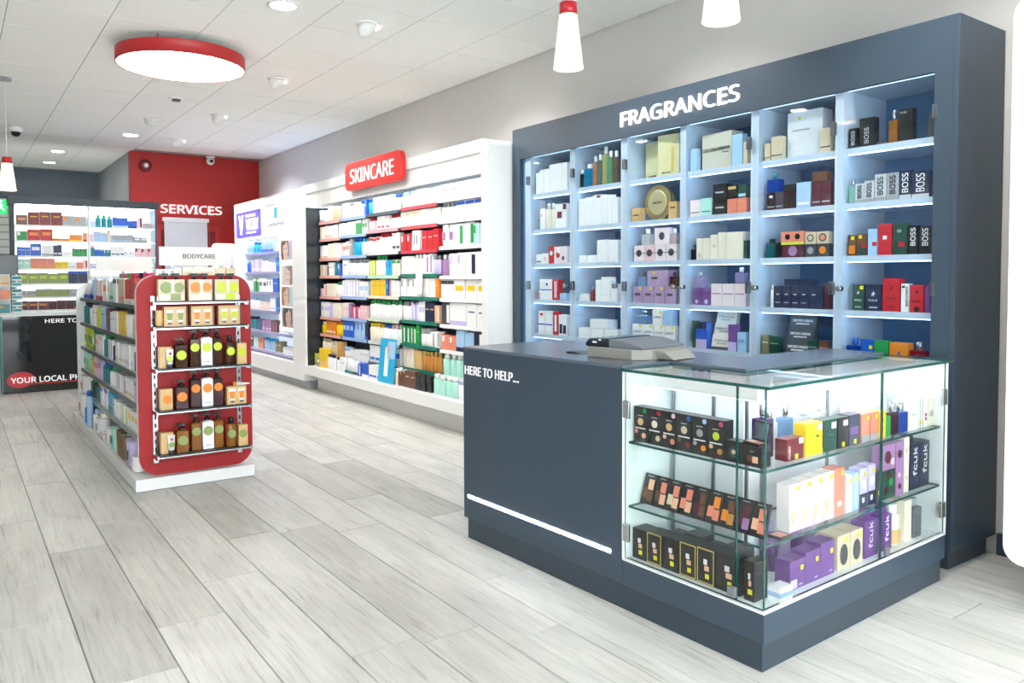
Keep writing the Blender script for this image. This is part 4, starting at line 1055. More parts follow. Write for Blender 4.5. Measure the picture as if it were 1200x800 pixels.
FR(5, 1).pct([('g', 3, 12, .12, 'mt', S(c2='sv'))] + [('c', a, b, h, c, S(D=(('P', 0, 1, 0, .14, 'gy' if c != 'nv' else 'sv'), ('V', 'BOSS', t, .25, .75, .22, .9)), desc=nm)) for a, b, h, c, t, nm in [(12, 23, .09, 'sv', 'bk', 'small silver box with black lettering'), (23, 35, .1, 'sv', 'bk', 'silver box with black lettering'), (35, 49, .125, 'sv', 'bk', 'tall silver box with black lettering'), (49, 63, .125, 'gy', 'bk', 'grey box with black lettering'), (63, 77, .13, 'nv', 'wh', 'navy box with white lettering'), (77, 96, .12, 'nv', 'wh', 'wide navy box with white lettering')]])
FR(5, 2).pct([('c', 4, 14, .1, 'br', S(D=(('Y', .6, .85), ('P', .1, .9, .1, .5, 'ora')))), ('c', 15, 27, .105, 'br', S(D=(('Y', .35, .85), ('P', .1, .9, 0, .4, 'dg'), ('P', .5, 1, .35, .5, 'rd')))), ('c', 28, 39, .125, 'lb', S(D=(('P', .5, 1, .35, .5, 'rd'),))), ('c', 40, 56, .145, 'rd', S(D=(('P', .35, .65, .5, .62, 'wh'),))), ('c', 57, 73, .145, 'dg', S(D=(('P', .4, .85, .25, .4, 'rd'), ('P', .3, .6, .7, .8, 'gy')))), ('c', 74, 85, .13, 'bk', S(D=(('V', 'BOSS', 'wh', .25, .75, .3, .92),))), ('c', 86, 99, .125, 'bk', S(D=(('V', 'BOSS', 'wh', .25, .75, .3, .92),)))])
PO = lambda c, t, hz=.62, s=.22: (('H', .5, hz, s, c), ('T', t, c, .22, .78, .36, .44), ('P', .25, .75, .12, .15, c))
FR(5, 3).pct([('c', 10, 25, .125, 'dg', S(D=PO('wh', 'POLO') + (('Y', .8, .88),))), ('c', 26, 45, .125, 'nv', S(D=PO('wh', 'POLO', .55, .25))), ('c', 46, 66, .155, 'rd', S(D=PO('dr', 'POLO', .65, .2))), ('c', 67, 76, .13, 'wh', S(D=(('P', .1, .5, .85, .93, 'ch'), ('V', 'EXPLORER', 'ch', .65, .9, .2, .9)))), ('c', 77, 92, .125, 'rd', S(D=PO('bk', 'POLO', .68, .2) + (('P', .35, .65, .02, .2, 'bk'),))), ('c', 93, 99, .12, 'pu')])
BH = lambda c: (('H', .5, .15, .5, c),)
FR(5, 4).pct([('g', 3, 20, .12, 'bl', S(c2='bl', D=BH('gn'))), ('c', 21, 36, .115, 'bl', S(D=BH('gn') + (('Y', .85, .7),))), ('c', 37, 54, .115, 'gn', S(D=BH('ora'))), ('c', 55, 76, .11, 'ora', S(D=BH('bl'))), ('g', 77, 94, .12, 'rd', S(c2='sv', D=BH('bl')))])

# ---- glass display case, front wing
def cw(a, b): return (CB[0] + a * math.cos(CTH) + b * math.sin(CTH), CB[1] + a * math.sin(CTH) - b * math.cos(CTH))
def CL(z, nm): return Row(*cw(.61, .035), PI + CTH, z, nm + ', left glass case wing', 'makeup', 'makeup in the left wing of the glass case')
def CR(z, nm): return Row(*cw(.04, 0), -PI / 2 + CTH, z, nm + ', right glass case wing', 'perfume', 'perfumes in the right wing of the glass case')
r = CL(.665, 'top shelf')
EC = [('tn', 'gn'), ('cr', 'rd'), ('tn', 'pk'), ('ki', 'bl'), ('gy', 'lb'), ('lm', 'mg')]
for i in range(6):
    a, b = EC[i]
    r.add('c', .035 + .071 * i, .069, .136, 'bk', d=.05, D=(('E', .5, .58, .2, a), ('E', .8, .9, .13, b), ('E', .2, .3, .12, ('sa', 'dg', 'pe', 'br', 'gy', 'pe')[i]), ('E', .75, .2, .16, ('pe', 'ki', 'sa', 'dr', 'ora', 'am')[i]), ('P', .12, .88, .38, .41, 'wh'), ('P', .3, .7, .74, .77, 'gy')), desc='black makeup box with %s fruit emblem' % CLR[a][1])
r.add('c', .464, .066, .074, 'bk', d=.05, D=(('E', .5, .5, .3, 'ch'), ('E', .5, .5, .12, 'ki')))
r.add('c', .537, .076, .07, 'bk', d=.05, D=(('P', .25, .48, .25, .55, 'br'), ('P', .52, .8, .2, .5, 'pe'), ('P', .4, .6, .7, .75, 'gy')), desc='black box with two swatches')
pal = empty('makeup_compact', (*cw(.075, .058), .7368), PI + CTH - .25); tag(pal, 'open black makeup compact with mirror on the small black boxes', 'compact')
ob('tray', MB().box(-.04, .04, -.02, .022, 0, .009).mesh('tray', .002), M_BLACK, pal)
ob('powder_pan', MB().box(-.032, .0, -.015, .012, .009, .0102), mat('E8B8A8', .5), pal)
ob('powder_pan', MB().box(.004, .03, -.015, .012, .009, .0102), mat('C88878', .5), pal)
ld_ = MB().box(-.04, .04, -.004, .004, 0, .068)
ob('lid', ld_.mesh('lid', .002), M_BLACK, pal, (0, .02, .009), (-.22, 0, 0))
ob('mirror', MB().box(-.034, .034, -.0055, -.004, .007, .062), mat('8FA0AC', .05, 1.0), pal, (0, .02, .009), (-.22, 0, 0))
r = CL(.415, 'middle shelf')
SW = [('pe', 'br', 'br'), ('sa', 'br', 'pe'), ('sa', 'ki', 'pe'), ('sa', 'sa', 'pe'), ('br', 'wi', 'br'), ('ora', 'sa', 'sa'), ('br', 'ora', 'am'), ('wi', 'wi', 'mv'), ('sa', 'pe', 'sa')]
for i in range(9):
    a, b, c = SW[i]
    o = r.add('c', .034 + .0625 * i, .061, .118, 'bk', d=.012, v=.03, tilt=-.32, D=(('P', .42, .85, .48, .82, a), ('P', .08, .48, .2, .52, b), ('P', .5, .92, .12, .44, c), ('P', .25, .75, .9, .93, 'gy')), desc='black palette with %s and %s swatches' % (CLR[a][1], CLR[c][1]))
    o.location.z += .002
o = r.add('c', .575, .05, .01, 'bk', d=.06, v=.075, D=(), desc='flat pink blusher palette lying open'); ob('powder_pan', MB().box(-.02, .02, -.025, .02, .01, .0112), mat('E8A89C', .5), o)
r = CL(.208, 'case floor')
for i, (u, w, fr) in enumerate([(.03, .07, 0), (.106, .074, 1), (.186, .078, 0), (.268, .076, 1), (.348, .078, 1), (.44, .1, 0), (.53, .04, 0)]):
    D = [('P', .4, .6, .55, .7, 'pp'), ('P', .45, .7, .38, .52, 'pe'), ('Y', .62, .24)]
    if fr: D = [('P', .05, .95, .955, .985, 'go'), ('P', .05, .95, .02, .05, 'go'), ('P', .03, .065, .02, .985, 'go'), ('P', .935, .97, .02, .985, 'go')] + D
    r.add('c', u, w, .116 + .003 * i, 'bk', d=.075, D=tuple(D), desc='black box with gold frame' if fr else 'black box with pink swatches')
for i in range(4): r.add('c', .12 + .09 * i, .08, .1 + .02 * (i % 2), 'ch', d=.07, v=.1, behind=True)
for i in range(3):
    r.add('c', .585, .05, .016, ('wh', 'lb', 'wh')[i], d=.07, v=.06, z0=.0165 * i if i else 0, desc=('white', 'light blue', 'white')[i] + ' flat eyeshadow pack')

# ---- right wing
r = CR(.665, 'top shelf')
r.add('g', .19, .06, .2, 'pu', 'sv', d=.05, v=.075, behind=True, desc='dark purple perfume bottle')
for i, u in enumerate((.30, .40, .52, .63)): r.add('g', u, .055, .15 + .01 * (i % 2), ('wh', 'lb', 'wh', 'wh')[i], 'wh' if i > 1 else 'sv', d=.04, v=.13, behind=True)
for (u0, u1, h, c, D, ds) in [
    (.17, .275, .075, 'dr', (('V', 'HUGO', 'wh', .08, .2, .1, .7), ('P', .72, .98, .72, .98, 'wh'), ('Y', .55, .16)), 'small dark red box'),
    (.285, .395, .115, 'ye', (('P', .7, .98, .75, .95, 'wh'), ('P', .6, .8, .55, .6, 'ch'), ('Y', .9, .1)), 'bright yellow box'),
    (.40, .49, .115, 'dg', (('P', .6, .95, .7, .9, 'wh'), ('P', .3, .7, .5, .53, 'gn')), 'dark green box'),
    (.495, .57, .113, 'bk', (('P', .5, .95, .72, .9, 'pk'), ('Y', .5, .12)), 'black box'),
    (.575, .655, .115, 'nv', (('P', .1, .8, .35, .6, 'pu'), ('Y', .5, .12)), 'navy box'),
    (.665, .725, .108, 'sa', (('Y', .7, .85), ('P', 0, 1, 0, .25, 'gy')), 'salmon red box'),
    (.73, .79, .108, 'sa', (('Y', .7, .85), ('P', 0, 1, 0, .25, 'gy')), 'salmon red box'),
    (.795, .85, .105, 'ye', (('P', .3, .6, .6, .7, 'ch'), ('P', .3, .6, .3, .36, 'ch')), 'yellow box')]:
    r.add('c', (u0 + u1) / 2 + .012, u1 - u0 - .003, h, c, d=.045, D=D, desc=ds)
r.add('c', .882, .034, .08, 'gn', d=.05)
r.add('g', .935, .06, .13, 'wi', 'sv', d=.03); r.add('g', 1.005, .075, .12, 'bl', 'sv', d=.035)
r.add('c', .99, .1, .13, 'wh', d=.06, v=.09, behind=True); r.add('c', .88, .09, .12, 'wh', d=.06, v=.12, behind=True)
r.add('c', 1.09, .08, .12, 'wh', d=.07, D=(('P', .3, .7, .5, .55, 'gy'),)); r.add('c', 1.175, .075, .125, 'wh', d=.08, D=(('P', .1, .15, 0, 1, 'gy'), ('P', .4, .45, 0, 1, 'gy'), ('Y', .2, .2), ('E', .75, .42, .1, 'rd'), ('E', .75, .28, .1, 'rd')), desc='white box with red cherries'); r.add('c', 1.245, .06, .115, 'cr', d=.08, D=(('T', 'ck', 'gy', .25, .75, .35, .6),))
r = CR(.415, 'middle shelf')
for i in range(5):
    c = 'cw' if i < 4 else 'sa'
    r.add('c', .238 + .0715 * i, .069, .165 + .003 * i, c, d=.05, D=((('P', 0, 1, 0, .3, 'pk'), ('P', .15, .5, .1, .42, 'pe'), ('P', .3, .6, .05, .2, 'wh')) if i < 4 else (('P', .3, .7, .2, .3, 'wh'),)) + (('Y', .7, .9),), desc='creamy white box with pink flower print' if i < 4 else 'salmon box')
for (u0, u1, h, c, D, ds) in [(.558, .605, .14, 'wh', YS, 'white box'), (.608, .65, .14, 'lb', YS, 'pale blue box'), (.655, .715, .15, 'lv', (('P', 0, 1, 0, .35, 'nv'), ('P', .3, .6, .12, .25, 'wh'), ('E', .5, .6, .3, 'wh'), ('Y',)), 'white and purple box'), (.718, .775, .155, 'lv', (('P', 0, 1, 0, .35, 'nv'), ('P', .3, .6, .12, .25, 'wh'), ('E', .5, .6, .3, 'wh'), ('Y',)), 'white and purple box'), (.78, .825, .12, 'ch', (('Y', .5, .3),), 'charcoal box'), (.83, .93, .115, 'dg', (('E', .3, .3, .15, 'wi'), ('E', .65, .55, .18, 'gn'), ('E', .5, .8, .14, 'wi')), 'dark green floral box'), (.935, 1.0, .115, 'mv', (('E', .5, .3, .2, 'wi'), ('E', .4, .7, .2, 'pk')), 'mauve floral box'), (1.003, 1.045, .12, 'cr', (('E', .5, .5, .25, 'ki'),), 'cream box')]:
    r.add('c', (u0 + u1) / 2 + .012, u1 - u0 - .003, h, c, d=.045, D=D, desc=ds)
r.add('c', .892, .1, .1, 'mv', d=.045, z0=.1155, D=(('E', .4, .5, .25, 'wi'), ('E', .75, .3, .15, 'pk')), desc='mauve floral box'); r.add('c', .979, .065, .1, 'mv', d=.045, z0=.1155, D=(('E', .5, .5, .25, 'wi'),)); r.add('c', 1.036, .042, .105, 'cr', d=.045, z0=.1205, D=(('E', .5, .5, .25, 'ki'),))
FK = (('V', 'fcuk', 'wh', .3, .7, .3, .92),)
r.add('c', 1.105, .08, .19, 'nv', d=.12, D=FK, desc='tall navy box with white lettering'); r.add('c', 1.192, .085, .19, 'nv', d=.12, D=FK, desc='tall navy box with white lettering')
r.add('c', 1.12, .06, .03, 'bk', d=.06, v=.03, z0=.1905)
r = CR(.208, 'case floor')
for i in range(3): r.add('c', .258 + .096 * i, .094, .102 + .012 * i, 'pu', d=.06, D=(('Y', .75, .7), ('P', .6, .8, .1, .15, 'lv')) + ((('P', .02, .45, .05, .35, 'lv'),) if i == 0 else ()), desc=('short', 'medium', 'taller')[i] + ' purple box')
for i in range(2): r.add('c', .56 + .092 * i, .088, .128, 'ki', d=.08, D=(('E', .5, .42, .3, 'ch', 1.5), ('Y', .7, .85)), desc='beige box with dark damask oval')
for i in range(4): r.add('b', .34 + .085 * i, .05, .185, 'pu' if i % 2 == 0 else 'lv', 'lv', d=.05, v=.14, behind=True)
r.add('q', .765, .1, .185, 'pu', 'pu', d=.06, D=(('V', 'fcuk', 'wh', .25, .55, .2, .75),), desc='purple flask with white lettering'); r.add('q', .885, .075, .185, 'pu', 'pu', d=.06, D=(('V', 'fcuk', 'wh', .25, .6, .2, .75),), desc='purple flask with white lettering')
r.add('b', .975, .08, .165, 'cr', 'wh', d=.06, D=(('B', .05, .4, 'tn'),), desc='cream lotion bottle with tan lower half'); r.add('c', 1.055, .06, .17, 'cr', d=.07); r.add('q', 1.14, .07, .16, 'gy', 'gy', d=.05, clear=True, desc='clear grey tester bottle')

# ---- island: red end panel
def GE(k): return Row(5.08 + (.02 if k < 2 else -.02), -1.0, -PI / 2, EZ[k], ['top', 'second', 'third', 'fourth', 'bottom'][k] + ' shelf, red end panel', 'bodycare', 'bodycare on the red end panel', .53)
def soap_pack(r, u0, u1, c, sticker, nm):
    w = u1 - u0
    o = r.add('c', (u0 + u1) / 2, w, .132, 'ki', d=.05, D=(('E', .3, .62, .23, c), ('E', .78, .62, .2, c), ('P', .05, .95, .02, .3, 'cr'), ('P', .45, .85, .04, .34, sticker), ('P', .48, .6, .35, .95, 'cr')), desc='clear twin pack with %s round labels' % nm)
    for k in (.3, .72):
        hd = MB().lathe([(.014, 0), (.014, .012), (.006, .013), (.006, .02)], 10).box(-.016, .016, -.013, .013, .018, .038).box(-.036, -.012, -.005, .005, .026, .035)
        ob('pump', cached('pumphead', lambda: hd.mesh('pump')), M_BLACK, o, ((k - .5) * w, 0, .132))
r = GE(0); soap_pack(r, .02, .172, 'og', 'og', 'olive'); soap_pack(r, .195, .335, 'ora', 'cr', 'orange'); soap_pack(r, .352, .5, 'lm', 'lm', 'lime')
def tube_print(o, xs, c, w):
    for x in xs:
        ob('printed_tube', cached('ptube', lambda: MB().prism([(-.022, .1), (.022, .1), (.013, .025), (.013, .012), (-.013, .012), (-.013, .025)], -.0012, 0).mesh('printed_tube')), mat('E8E8E4', .4), o, (x, -.0254, 0))
        ob('printed_tube_label', cached('ptubel', lambda: MB().prism([(-.0185, .082), (.0185, .082), (.013, .038), (-.013, .038)], -.0012, 0).mesh('printed_tube_label')), mat(hx(c), .4), o, (x, -.0268, 0))
        ob('printed_tube_cap', cached('ptubec', lambda: MB().box(-.012, .012, -.0012, 0, .012, .024).mesh('printed_tube_cap')), mat('5A6068', .4), o, (x, -.0268, 0))
r = GE(1)
r.add('k', .025, .045, .1, 'tn', None, d=.03, desc='tan round ended pack')
for (u0, u1, c) in ((.05, .185, 'og'), (.207, .345, 'ora'), (.372, .512, 'lm')):
    o = r.add('c', (u0 + u1) / 2, u1 - u0, .12, 'tn', d=.05, D=(('P', .93, 1.0, 0, 1, 'br'),), desc='kraft box with %s tube print' % CLR[c][1]); tube_print(o, (-.035, .027), c, u1 - u0)
def bottle_row(k, c, liq, left_tube, right):
    r = GE(k)
    r.add('c', .053, .07, .128, 'tn', d=.05, v=.03, D=() if left_tube else (('E', .55, .5, .38, c),))
    if left_tube: r.add('t', .072, .048, .115, 'wh', 'ch', d=.03, v=.0, D=(('E', .5, .78, .16, 'rd'), ('E', .5, .5, .36, c)), desc='white tube with %s label' % CLR[c][1])
    r.add('p', .137, .07, .18, liq, 'bk', d=.05, clear=True, D=(('E', .5, .42, .42, c),), desc='black pump bottle with %s oval label' % CLR[c][1])
    r.add('p', .222, .058, .225, liq, 'bk', d=.05, v=.02, clear=True, D=(('E', .5, .52, .46, c),), desc='tall pump bottle with %s oval label' % CLR[c][1])
    r.add('p', .292, .068, .23, 'wh', 'bk', d=.05, v=.02, D=(('E', .5, .5, .42, c), ('P', .25, .75, .1, .12, 'gy')), desc='white pump bottle with %s oval label' % CLR[c][1])
    r.add('p', .358, .056, .225, liq, 'bk', d=.05, v=.02, clear=True, D=(('E', .5, .52, .46, c),), desc='slim pump bottle with %s oval label' % CLR[c][1])
    if right:
        o = r.add('c', .465, .12, .115, 'tn', d=.05, desc='kraft box with two orange tubes printed'); tube_print(o, (-.028, .03), c, .12)
        t = r.add('t', .45, .04, .1, 'wh', 'ora', d=.03, v=.01, z0=.116, desc='white and orange tube lying down'); t.rotation_euler = (PI / 2, 0, r.rot + 1.2); t.location.z += .012
    else:
        r.add('b', .432, .066, .185, liq, 'bk', d=.045, clear=True, D=(('E', .5, .45, .4, c),), desc='spray bottle with %s oval label' % CLR[c][1])
        r.add('c', .502, .058, .132, 'tn', d=.05, D=(('E', .5, .58, .45, c),), desc='kraft box with %s oval label' % CLR[c][1])
bottle_row(2, 'lm', 'br', True, False); bottle_row(3, 'ora', 'mb', False, True); bottle_row(4, 'og', 'am', True, False)
# boxes along the island top
r = Row(5.36, -1.06, -PI / 2, 1.27, 'island top behind red panel', 'soap', 'soap boxes on the island top', .5)
r.fill('c:wh/gy:2:.06:.09 c:cr:1:.05:.1 c:cr/ki:3:.075:.105 c:ki/cr:2:.07:.1', dmax=.06)
r = Row(7.0, -1.095, PI, 1.27, 'island top, left edge', 'bath', 'bath goods on the island top', 1.2)
for i, c in enumerate(['gn', 'mg', 'gn', 'rd', 'mg', 'bk', 'mg']): r.add('j', .08 + .16 * i, .1, .07, c, c, d=.1)

# ---- island: left side, five shelves and the deck
def GS(k): return Row(8.0 if k < 4 else 7.7, -.962, PI, (GZ + [.0785])[k], ['top', 'second', 'third', 'fourth', 'fifth', 'base'][k] + (' deck' if k == 5 else ' shelf') + ', island side', 'toiletry', 'toiletries on the island side', 2.68 if k < 4 else 2.38)
GS(0).fill('t:wh/bl:3:.1:.17 t:lb/nv:2:.1:.18 c:lb/bl:2:.09:.17 c:pp/rd:3:.08:.16 c:wh/ora:3:.08:.17 c:mt/gn:2:.08:.15 c:wh/nv:3:.07:.17 c:ki/sa:2:.08:.17 c:rd/wh:4:.08:.17 c:sa/rd:2:.08:.16', dmax=.1)
GS(1).fill('b:tl/bk:3:.1:.19 b:wh/bk:2:.1:.19 c:wh/dr:2:.08:.17 c:lm/ye:2:.08:.16 c:lb/tl:3:.08:.17 c:wi/pu:2:.08:.17 c:wh/mv:3:.08:.15 c:ye/go:3:.07:.16 b:wh/bk:3:.09:.19 c:tn/wh:3:.08:.13', dmax=.1)
GS(2).fill('k:lm/gn:3:.18:.18 k:gn/wh:1:.16:.18 c:pp/sa:2:.08:.15 c:wh/pk:3:.08:.16 b:tl/gn:2:.1:.17 c:wh/gy:2:.09:.15 b:nv/lv:2:.1:.15 c:wh/ki:4:.09:.15 c:wh/lv:3:.09:.16 b:wi/wh:2:.08:.17 c:wh/pk:2:.09:.15', dmax=.1)
GS(3).fill('k:mt/gn:2:.13:.16 b:lm/gn:2:.1:.16 c:pk/mg:3:.08:.15 c:lv/pu:2:.08:.15 b:tl/bl:3:.1:.16 b:wh/gn:2:.11:.15 c:wh/mv:4:.09:.12 c:wh/tn:3:.09:.13 c:lv/mv:3:.08:.14', dmax=.1)
GS(4).fill('b:dg/gn:3:.1:.16 b:tl/ye:2:.1:.16 c:wh/bl:3:.09:.15 c:tq/gn:2:.1:.14 c:wh/ora:2:.09:.12 c:wh/lm:3:.09:.13 c:wh/ye:3:.09:.13 b:tl/wh:2:.09:.14', dmax=.1)
r = Row(7.98, -.90, PI, .0785, 'island base deck', 'toiletry', 'toiletries on the island deck', 2.7)
r.add('k', .14, .2, .2, 'wh', 'sa', d=.13, desc='white toilet roll pack'); r.add('k', .14, .19, .16, 'wh', 'sa', d=.13, z0=.2, v=.02, desc='white toilet roll pack')
r.add('b', .5, .1, .17, 'bl', 'nv', d=.08); r.add('s', .72, .056, .3, 'lb', 'bl', d=.05, v=-.014, desc='tall pale spray can with blue cap'); r.add('b', .9, .11, .165, 'wh', 'lb', d=.08, v=.01)
r.add('k', 1.12, .2, .13, 'wh', 'gy', d=.11); r.add('k', 1.14, .16, .04, 'cr', 'gn', d=.09, z0=.13, v=.02, desc='cream pouch with green leaf'); r.add('c', 1.38, .16, .05, 'wh', 'pu', d=.1); r.add('k', 1.6, .16, .12, 'wh', 'pk', d=.1); r.add('k', 1.82, .18, .16, 'mt', 'tl', d=.1)
bk_ = empty('wicker_basket', (*r.at(2.12, .075), r.z + .001), PI); tag(bk_, 'woven wicker basket with teal packs on the island base', 'basket')
M_WICK = mat('8A6A48', .7)
for k in range(8): ob('woven_band', MB().ring(rrect(-.13 - .004 * k, .13 + .004 * k, -.065, .065, .02, 3), rrect(-.122 - .004 * k, .122 + .004 * k, -.057, .057, .018, 3), .003 + .021 * k, .022 + .021 * k), M_WICK, bk_, (0, 0, 0), (0, 0, 0)).data.transform(Matrix(((1, 0, 0, 0), (0, 0, 1, 0), (0, 1, 0, 0), (0, 0, 0, 1))))
ob('basket_floor', MB().box(-.12, .12, -.055, .055, .002, .01), M_WICK, bk_)
for i in range(3):
    rr = Row(*r.at(2.04 + .08 * i, .04), PI, .09, 'in wicker basket', 'toiletry', 'packs in the wicker basket'); rr.n = i
    rr.add('k', 0, .075, .13 + .015 * i, ('mt', 'tl', 'mt')[i], 'wh', d=.06)
r.add('k', 2.42, .2, .17, 'lv', 'nv', d=.1, desc='lavender and navy wash pack'); r.add('k', 2.6, .12, .1, 'wh', 'pk', d=.08)

# ---- skincare wall
SKT = [
 ['c:wh/gy:2:.07:.11 c:wh/nv:2:.06:.14 c:cr/go:1:.12:.16 b:am/wh:1:.05:.12 c:pe/wh:2:.09:.12', 'c:cr:2:.07:.11 c:pp/pe:3:.07:.12 c:wh/pk:2:.07:.12 c:gy:1:.03:.12 c:wh:1:.06:.12', 'c:wh/pe:3:.06:.12 c:cr:3:.06:.13 c:pp:3:.05:.13', 'c:cr/pe:2:.07:.1 b:ch/gy:1:.04:.12 c:wh/mv:2:.06:.12 b:tl/tl:2:.05:.14 c:bl/wh:1:.07:.11', 'c:pk:1:.06:.07 c:pp/sa:1:.07:.11 c:cr:3:.07:.12 b:wh/gn:2:.06:.13', 'c:wh/lv:3:.07:.13 c:lv:1:.06:.11 c:cr/wh:3:.07:.13', 'b:ye/wh:2:.05:.11 c:ora/cr:3:.06:.12 b:ye/ora:2:.06:.13', 'b:cr/ki:4:.05:.15 b:ki/wh:3:.05:.13 c:tn/ora:2:.06:.14'],
 ['c:wh/gy:2:.08:.14 b:wh/gy:3:.05:.13 c:wh/tq:2:.07:.12 b:wh/bl:2:.05:.14 c:bl/wh:1:.05:.15', 'c:wh:3:.06:.11 c:cr:2:.05:.11 c:gn/wh:2:.06:.13 c:wh/gn:2:.05:.12', 'c:pp/sa:2:.07:.12 c:gy/wh:1:.05:.14 b:tq/bl:3:.05:.15 b:wh/tq:2:.05:.14', 'c:wh/bl:1:.09:.16 c:or_:0:.1:.1 b:wh/gy:6:.05:.14', 'c:wh/lv:6:.05:.14 c:wh/lb:3:.05:.13', 'c:pp/pk:2:.05:.13 c:mv:1:.04:.12 c:mg/wh:2:.07:.1 c:pk/wh:2:.06:.11', 'c:bl/lb:3:.06:.17 c:lb/bl:3:.06:.15 c:nv/bl:1:.05:.13', 'j:wh/lb:2:.08:.1 c:wh:3:.08:.09 c:wh/gy:3:.07:.1'],
 ['b:tq/bl:2:.05:.15 c:wh:3:.07:.14 c:wh/tq:3:.06:.15 b:wh/bl:2:.05:.15', 'b:pk/rd:3:.05:.13 c:wh/rd:3:.06:.12 b:wh/rd:3:.05:.15', 'c:wh/rd:3:.06:.12 b:wh/rd:4:.05:.15 c:wh/ch:2:.05:.14', 'c:lm/wh:2:.06:.12 b:wh/gn:4:.05:.16 c:tq/bl:2:.06:.12 c:cr/gn:2:.06:.12', 'c:gy/wh:1:.05:.12 c:ye/ora:5:.05:.13 c:bl/tq:1:.05:.15 c:sa/ora:1:.04:.13 c:wh/cr:2:.07:.12', 'b:wh/gn:9:.06:.15', 'b:cr/ye:4:.055:.15 b:wh/bl:2:.055:.15 b:wh/pk:3:.055:.15', 'c:wh/bl:2:.1:.14 c:lb/tq:2:.08:.13 c:wh/bl:2:.1:.14'],
 ['b:wh/lb:4:.05:.13 c:cr:2:.06:.12 b:wh/wh:3:.05:.13', 'c:cr/wh:3:.12:.12 c:wh/cr:3:.1:.12', 'c:rd/pk:3:.11:.13 c:wh/ch:1:.07:.14 c:rd/pk:3:.1:.14', 'c:wh:3:.07:.13 b:wh/wh:3:.06:.15 c:wh/mv:2:.06:.14 b:lv/gy:2:.05:.13', 'c:wh/gy:3:.1:.14 c:wh/cr:3:.1:.14 c:ora/pe:1:.06:.13', 'b:wh/gy:3:.06:.14 c:lv/wh:2:.06:.13 c:wh/lv:2:.05:.15 c:nv/pe:2:.08:.14 c:pe/cr:1:.08:.12', 'c:gn/wh:4:.07:.13 c:gn/lm:1:.06:.17 j:wh/gy:2:.1:.13 c:wh/gy:2:.08:.11', 'c:cr/pk:3:.06:.15 c:tn/go:2:.06:.14 b:am/go:5:.05:.14'],
 ['c:wh/rd:2:.13:.12 c:wh/gy:2:.14:.12 c:wh:2:.12:.12', 'b:wh/gy:4:.06:.13 c:wh/bl:3:.12:.13 c:lb/wh:2:.09:.12', 'k:wh/mv:2:.1:.15 c:wh/gn:2:.13:.15 c:mt/gn:1:.08:.14 c:wh/rd:2:.11:.13', 'b:mv/wh:2:.06:.14 c:wh/lv:2:.1:.15 c:wh/nv:3:.13:.15', 'c:wh/ch:2:.09:.13 c:wh/ye:3:.14:.14 c:wh:1:.12:.12', 'c:ch/wh:1:.1:.15 c:wh/lv:2:.1:.15 c:wh/pu:3:.11:.15', 'c:sa/wh:2:.09:.1 c:lb/nv:2:.1:.14 c:nv/wh:1:.1:.14 c:bl/wh:2:.08:.14', 'b:mt/wh:4:.07:.16 b:wh/mt:4:.07:.16']]
SKD_ = ['c:lm/gn:1:.09:.14 c:mv/wh:1:.07:.11 c:ye/pe:1:.26:.22 b:wh/nv:4:.055:.16', 'b:wh/nv:2:.055:.15 c:wh/gn:2:.06:.15 t:wh/tl:4:.05:.16 t:wh/ch:3:.055:.15 c:bl/wh:1:.06:.13', 'c:bl/wh:2:.1:.13 c:wh/bl:4:.12:.14 c:cr/gy:2:.08:.15', 'b:cr/wh:1:.07:.16 b:br/wh:2:.07:.16 c:br/ki:2:.1:.16 c:bk/ch:3:.09:.14', 'b:mt/wh:4:.075:.17 b:wh/lv:5:.075:.16']
BN = ['first', 'second', 'third', 'fourth', 'fifth']
for bi, (xa, xb) in enumerate(SBAYS):
    for k in range(8):
        t = SKT[bi][k].replace('c:or_:0:.1:.1 ', '')
        r = Row(xa - .015, -3.3 + SHF - .008, PI, SZ[bi][k], '%s skincare shelf, %s bay' % (BN[k] if k < 5 else ORD[k + 1], BN[bi]), 'skincare', 'products on the skincare wall', xa - xb - .03)
        r.fill(t, 1.28, .07, hmax=((SZ[bi][k - 1] if k else 2.13) - SZ[bi][k] - .032))
    r = Row(xa - .015, -3.3 - .082, PI, .291, 'skincare bottom deck, %s bay' % BN[bi], 'skincare', 'products on the skincare deck', xa - xb - .03)
    r.fill(SKD_[bi], 1.0, .05)
def card(x, y, z, w, h, c, label, tilt=-.12, extra=()):
    o = ob('display_card', MB().box(-w / 2, w / 2, 0, .004, 0, h), mat(hx(c), .35), None, (x, y, z), (tilt, 0, PI)); tag(o, label, 'card')
    for (x0, x1, z0, z1, cc) in extra: ob('printed_panel', MB().box((x0 - .5) * w, (x1 - .5) * w, -.0012, 0, z0 * h, z1 * h), mat(hx(cc), .35), o)
    return o
card(6.78, -3.36, .2945, .33, .42, 'tq', 'turquoise poster card with white figure leaning on the skincare deck', -.1, ((.5, .95, .55, .95, 'lb'), (.35, .6, .15, .8, 'wh'), (.45, .6, .72, .85, 'pe')))
card(6.33, -3.3 + SHF + .012, 1.548, .14, .18, 'wh', 'white price card with black strokes over the red boxes', -.05, ((.25, .35, .3, .8, 'ch'), (.6, .7, .3, .8, 'ch')))
card(6.25, -3.3 + SHF + .03, 1.15, .12, .2, 'wh', 'blank white price card at the green rail', -.05)

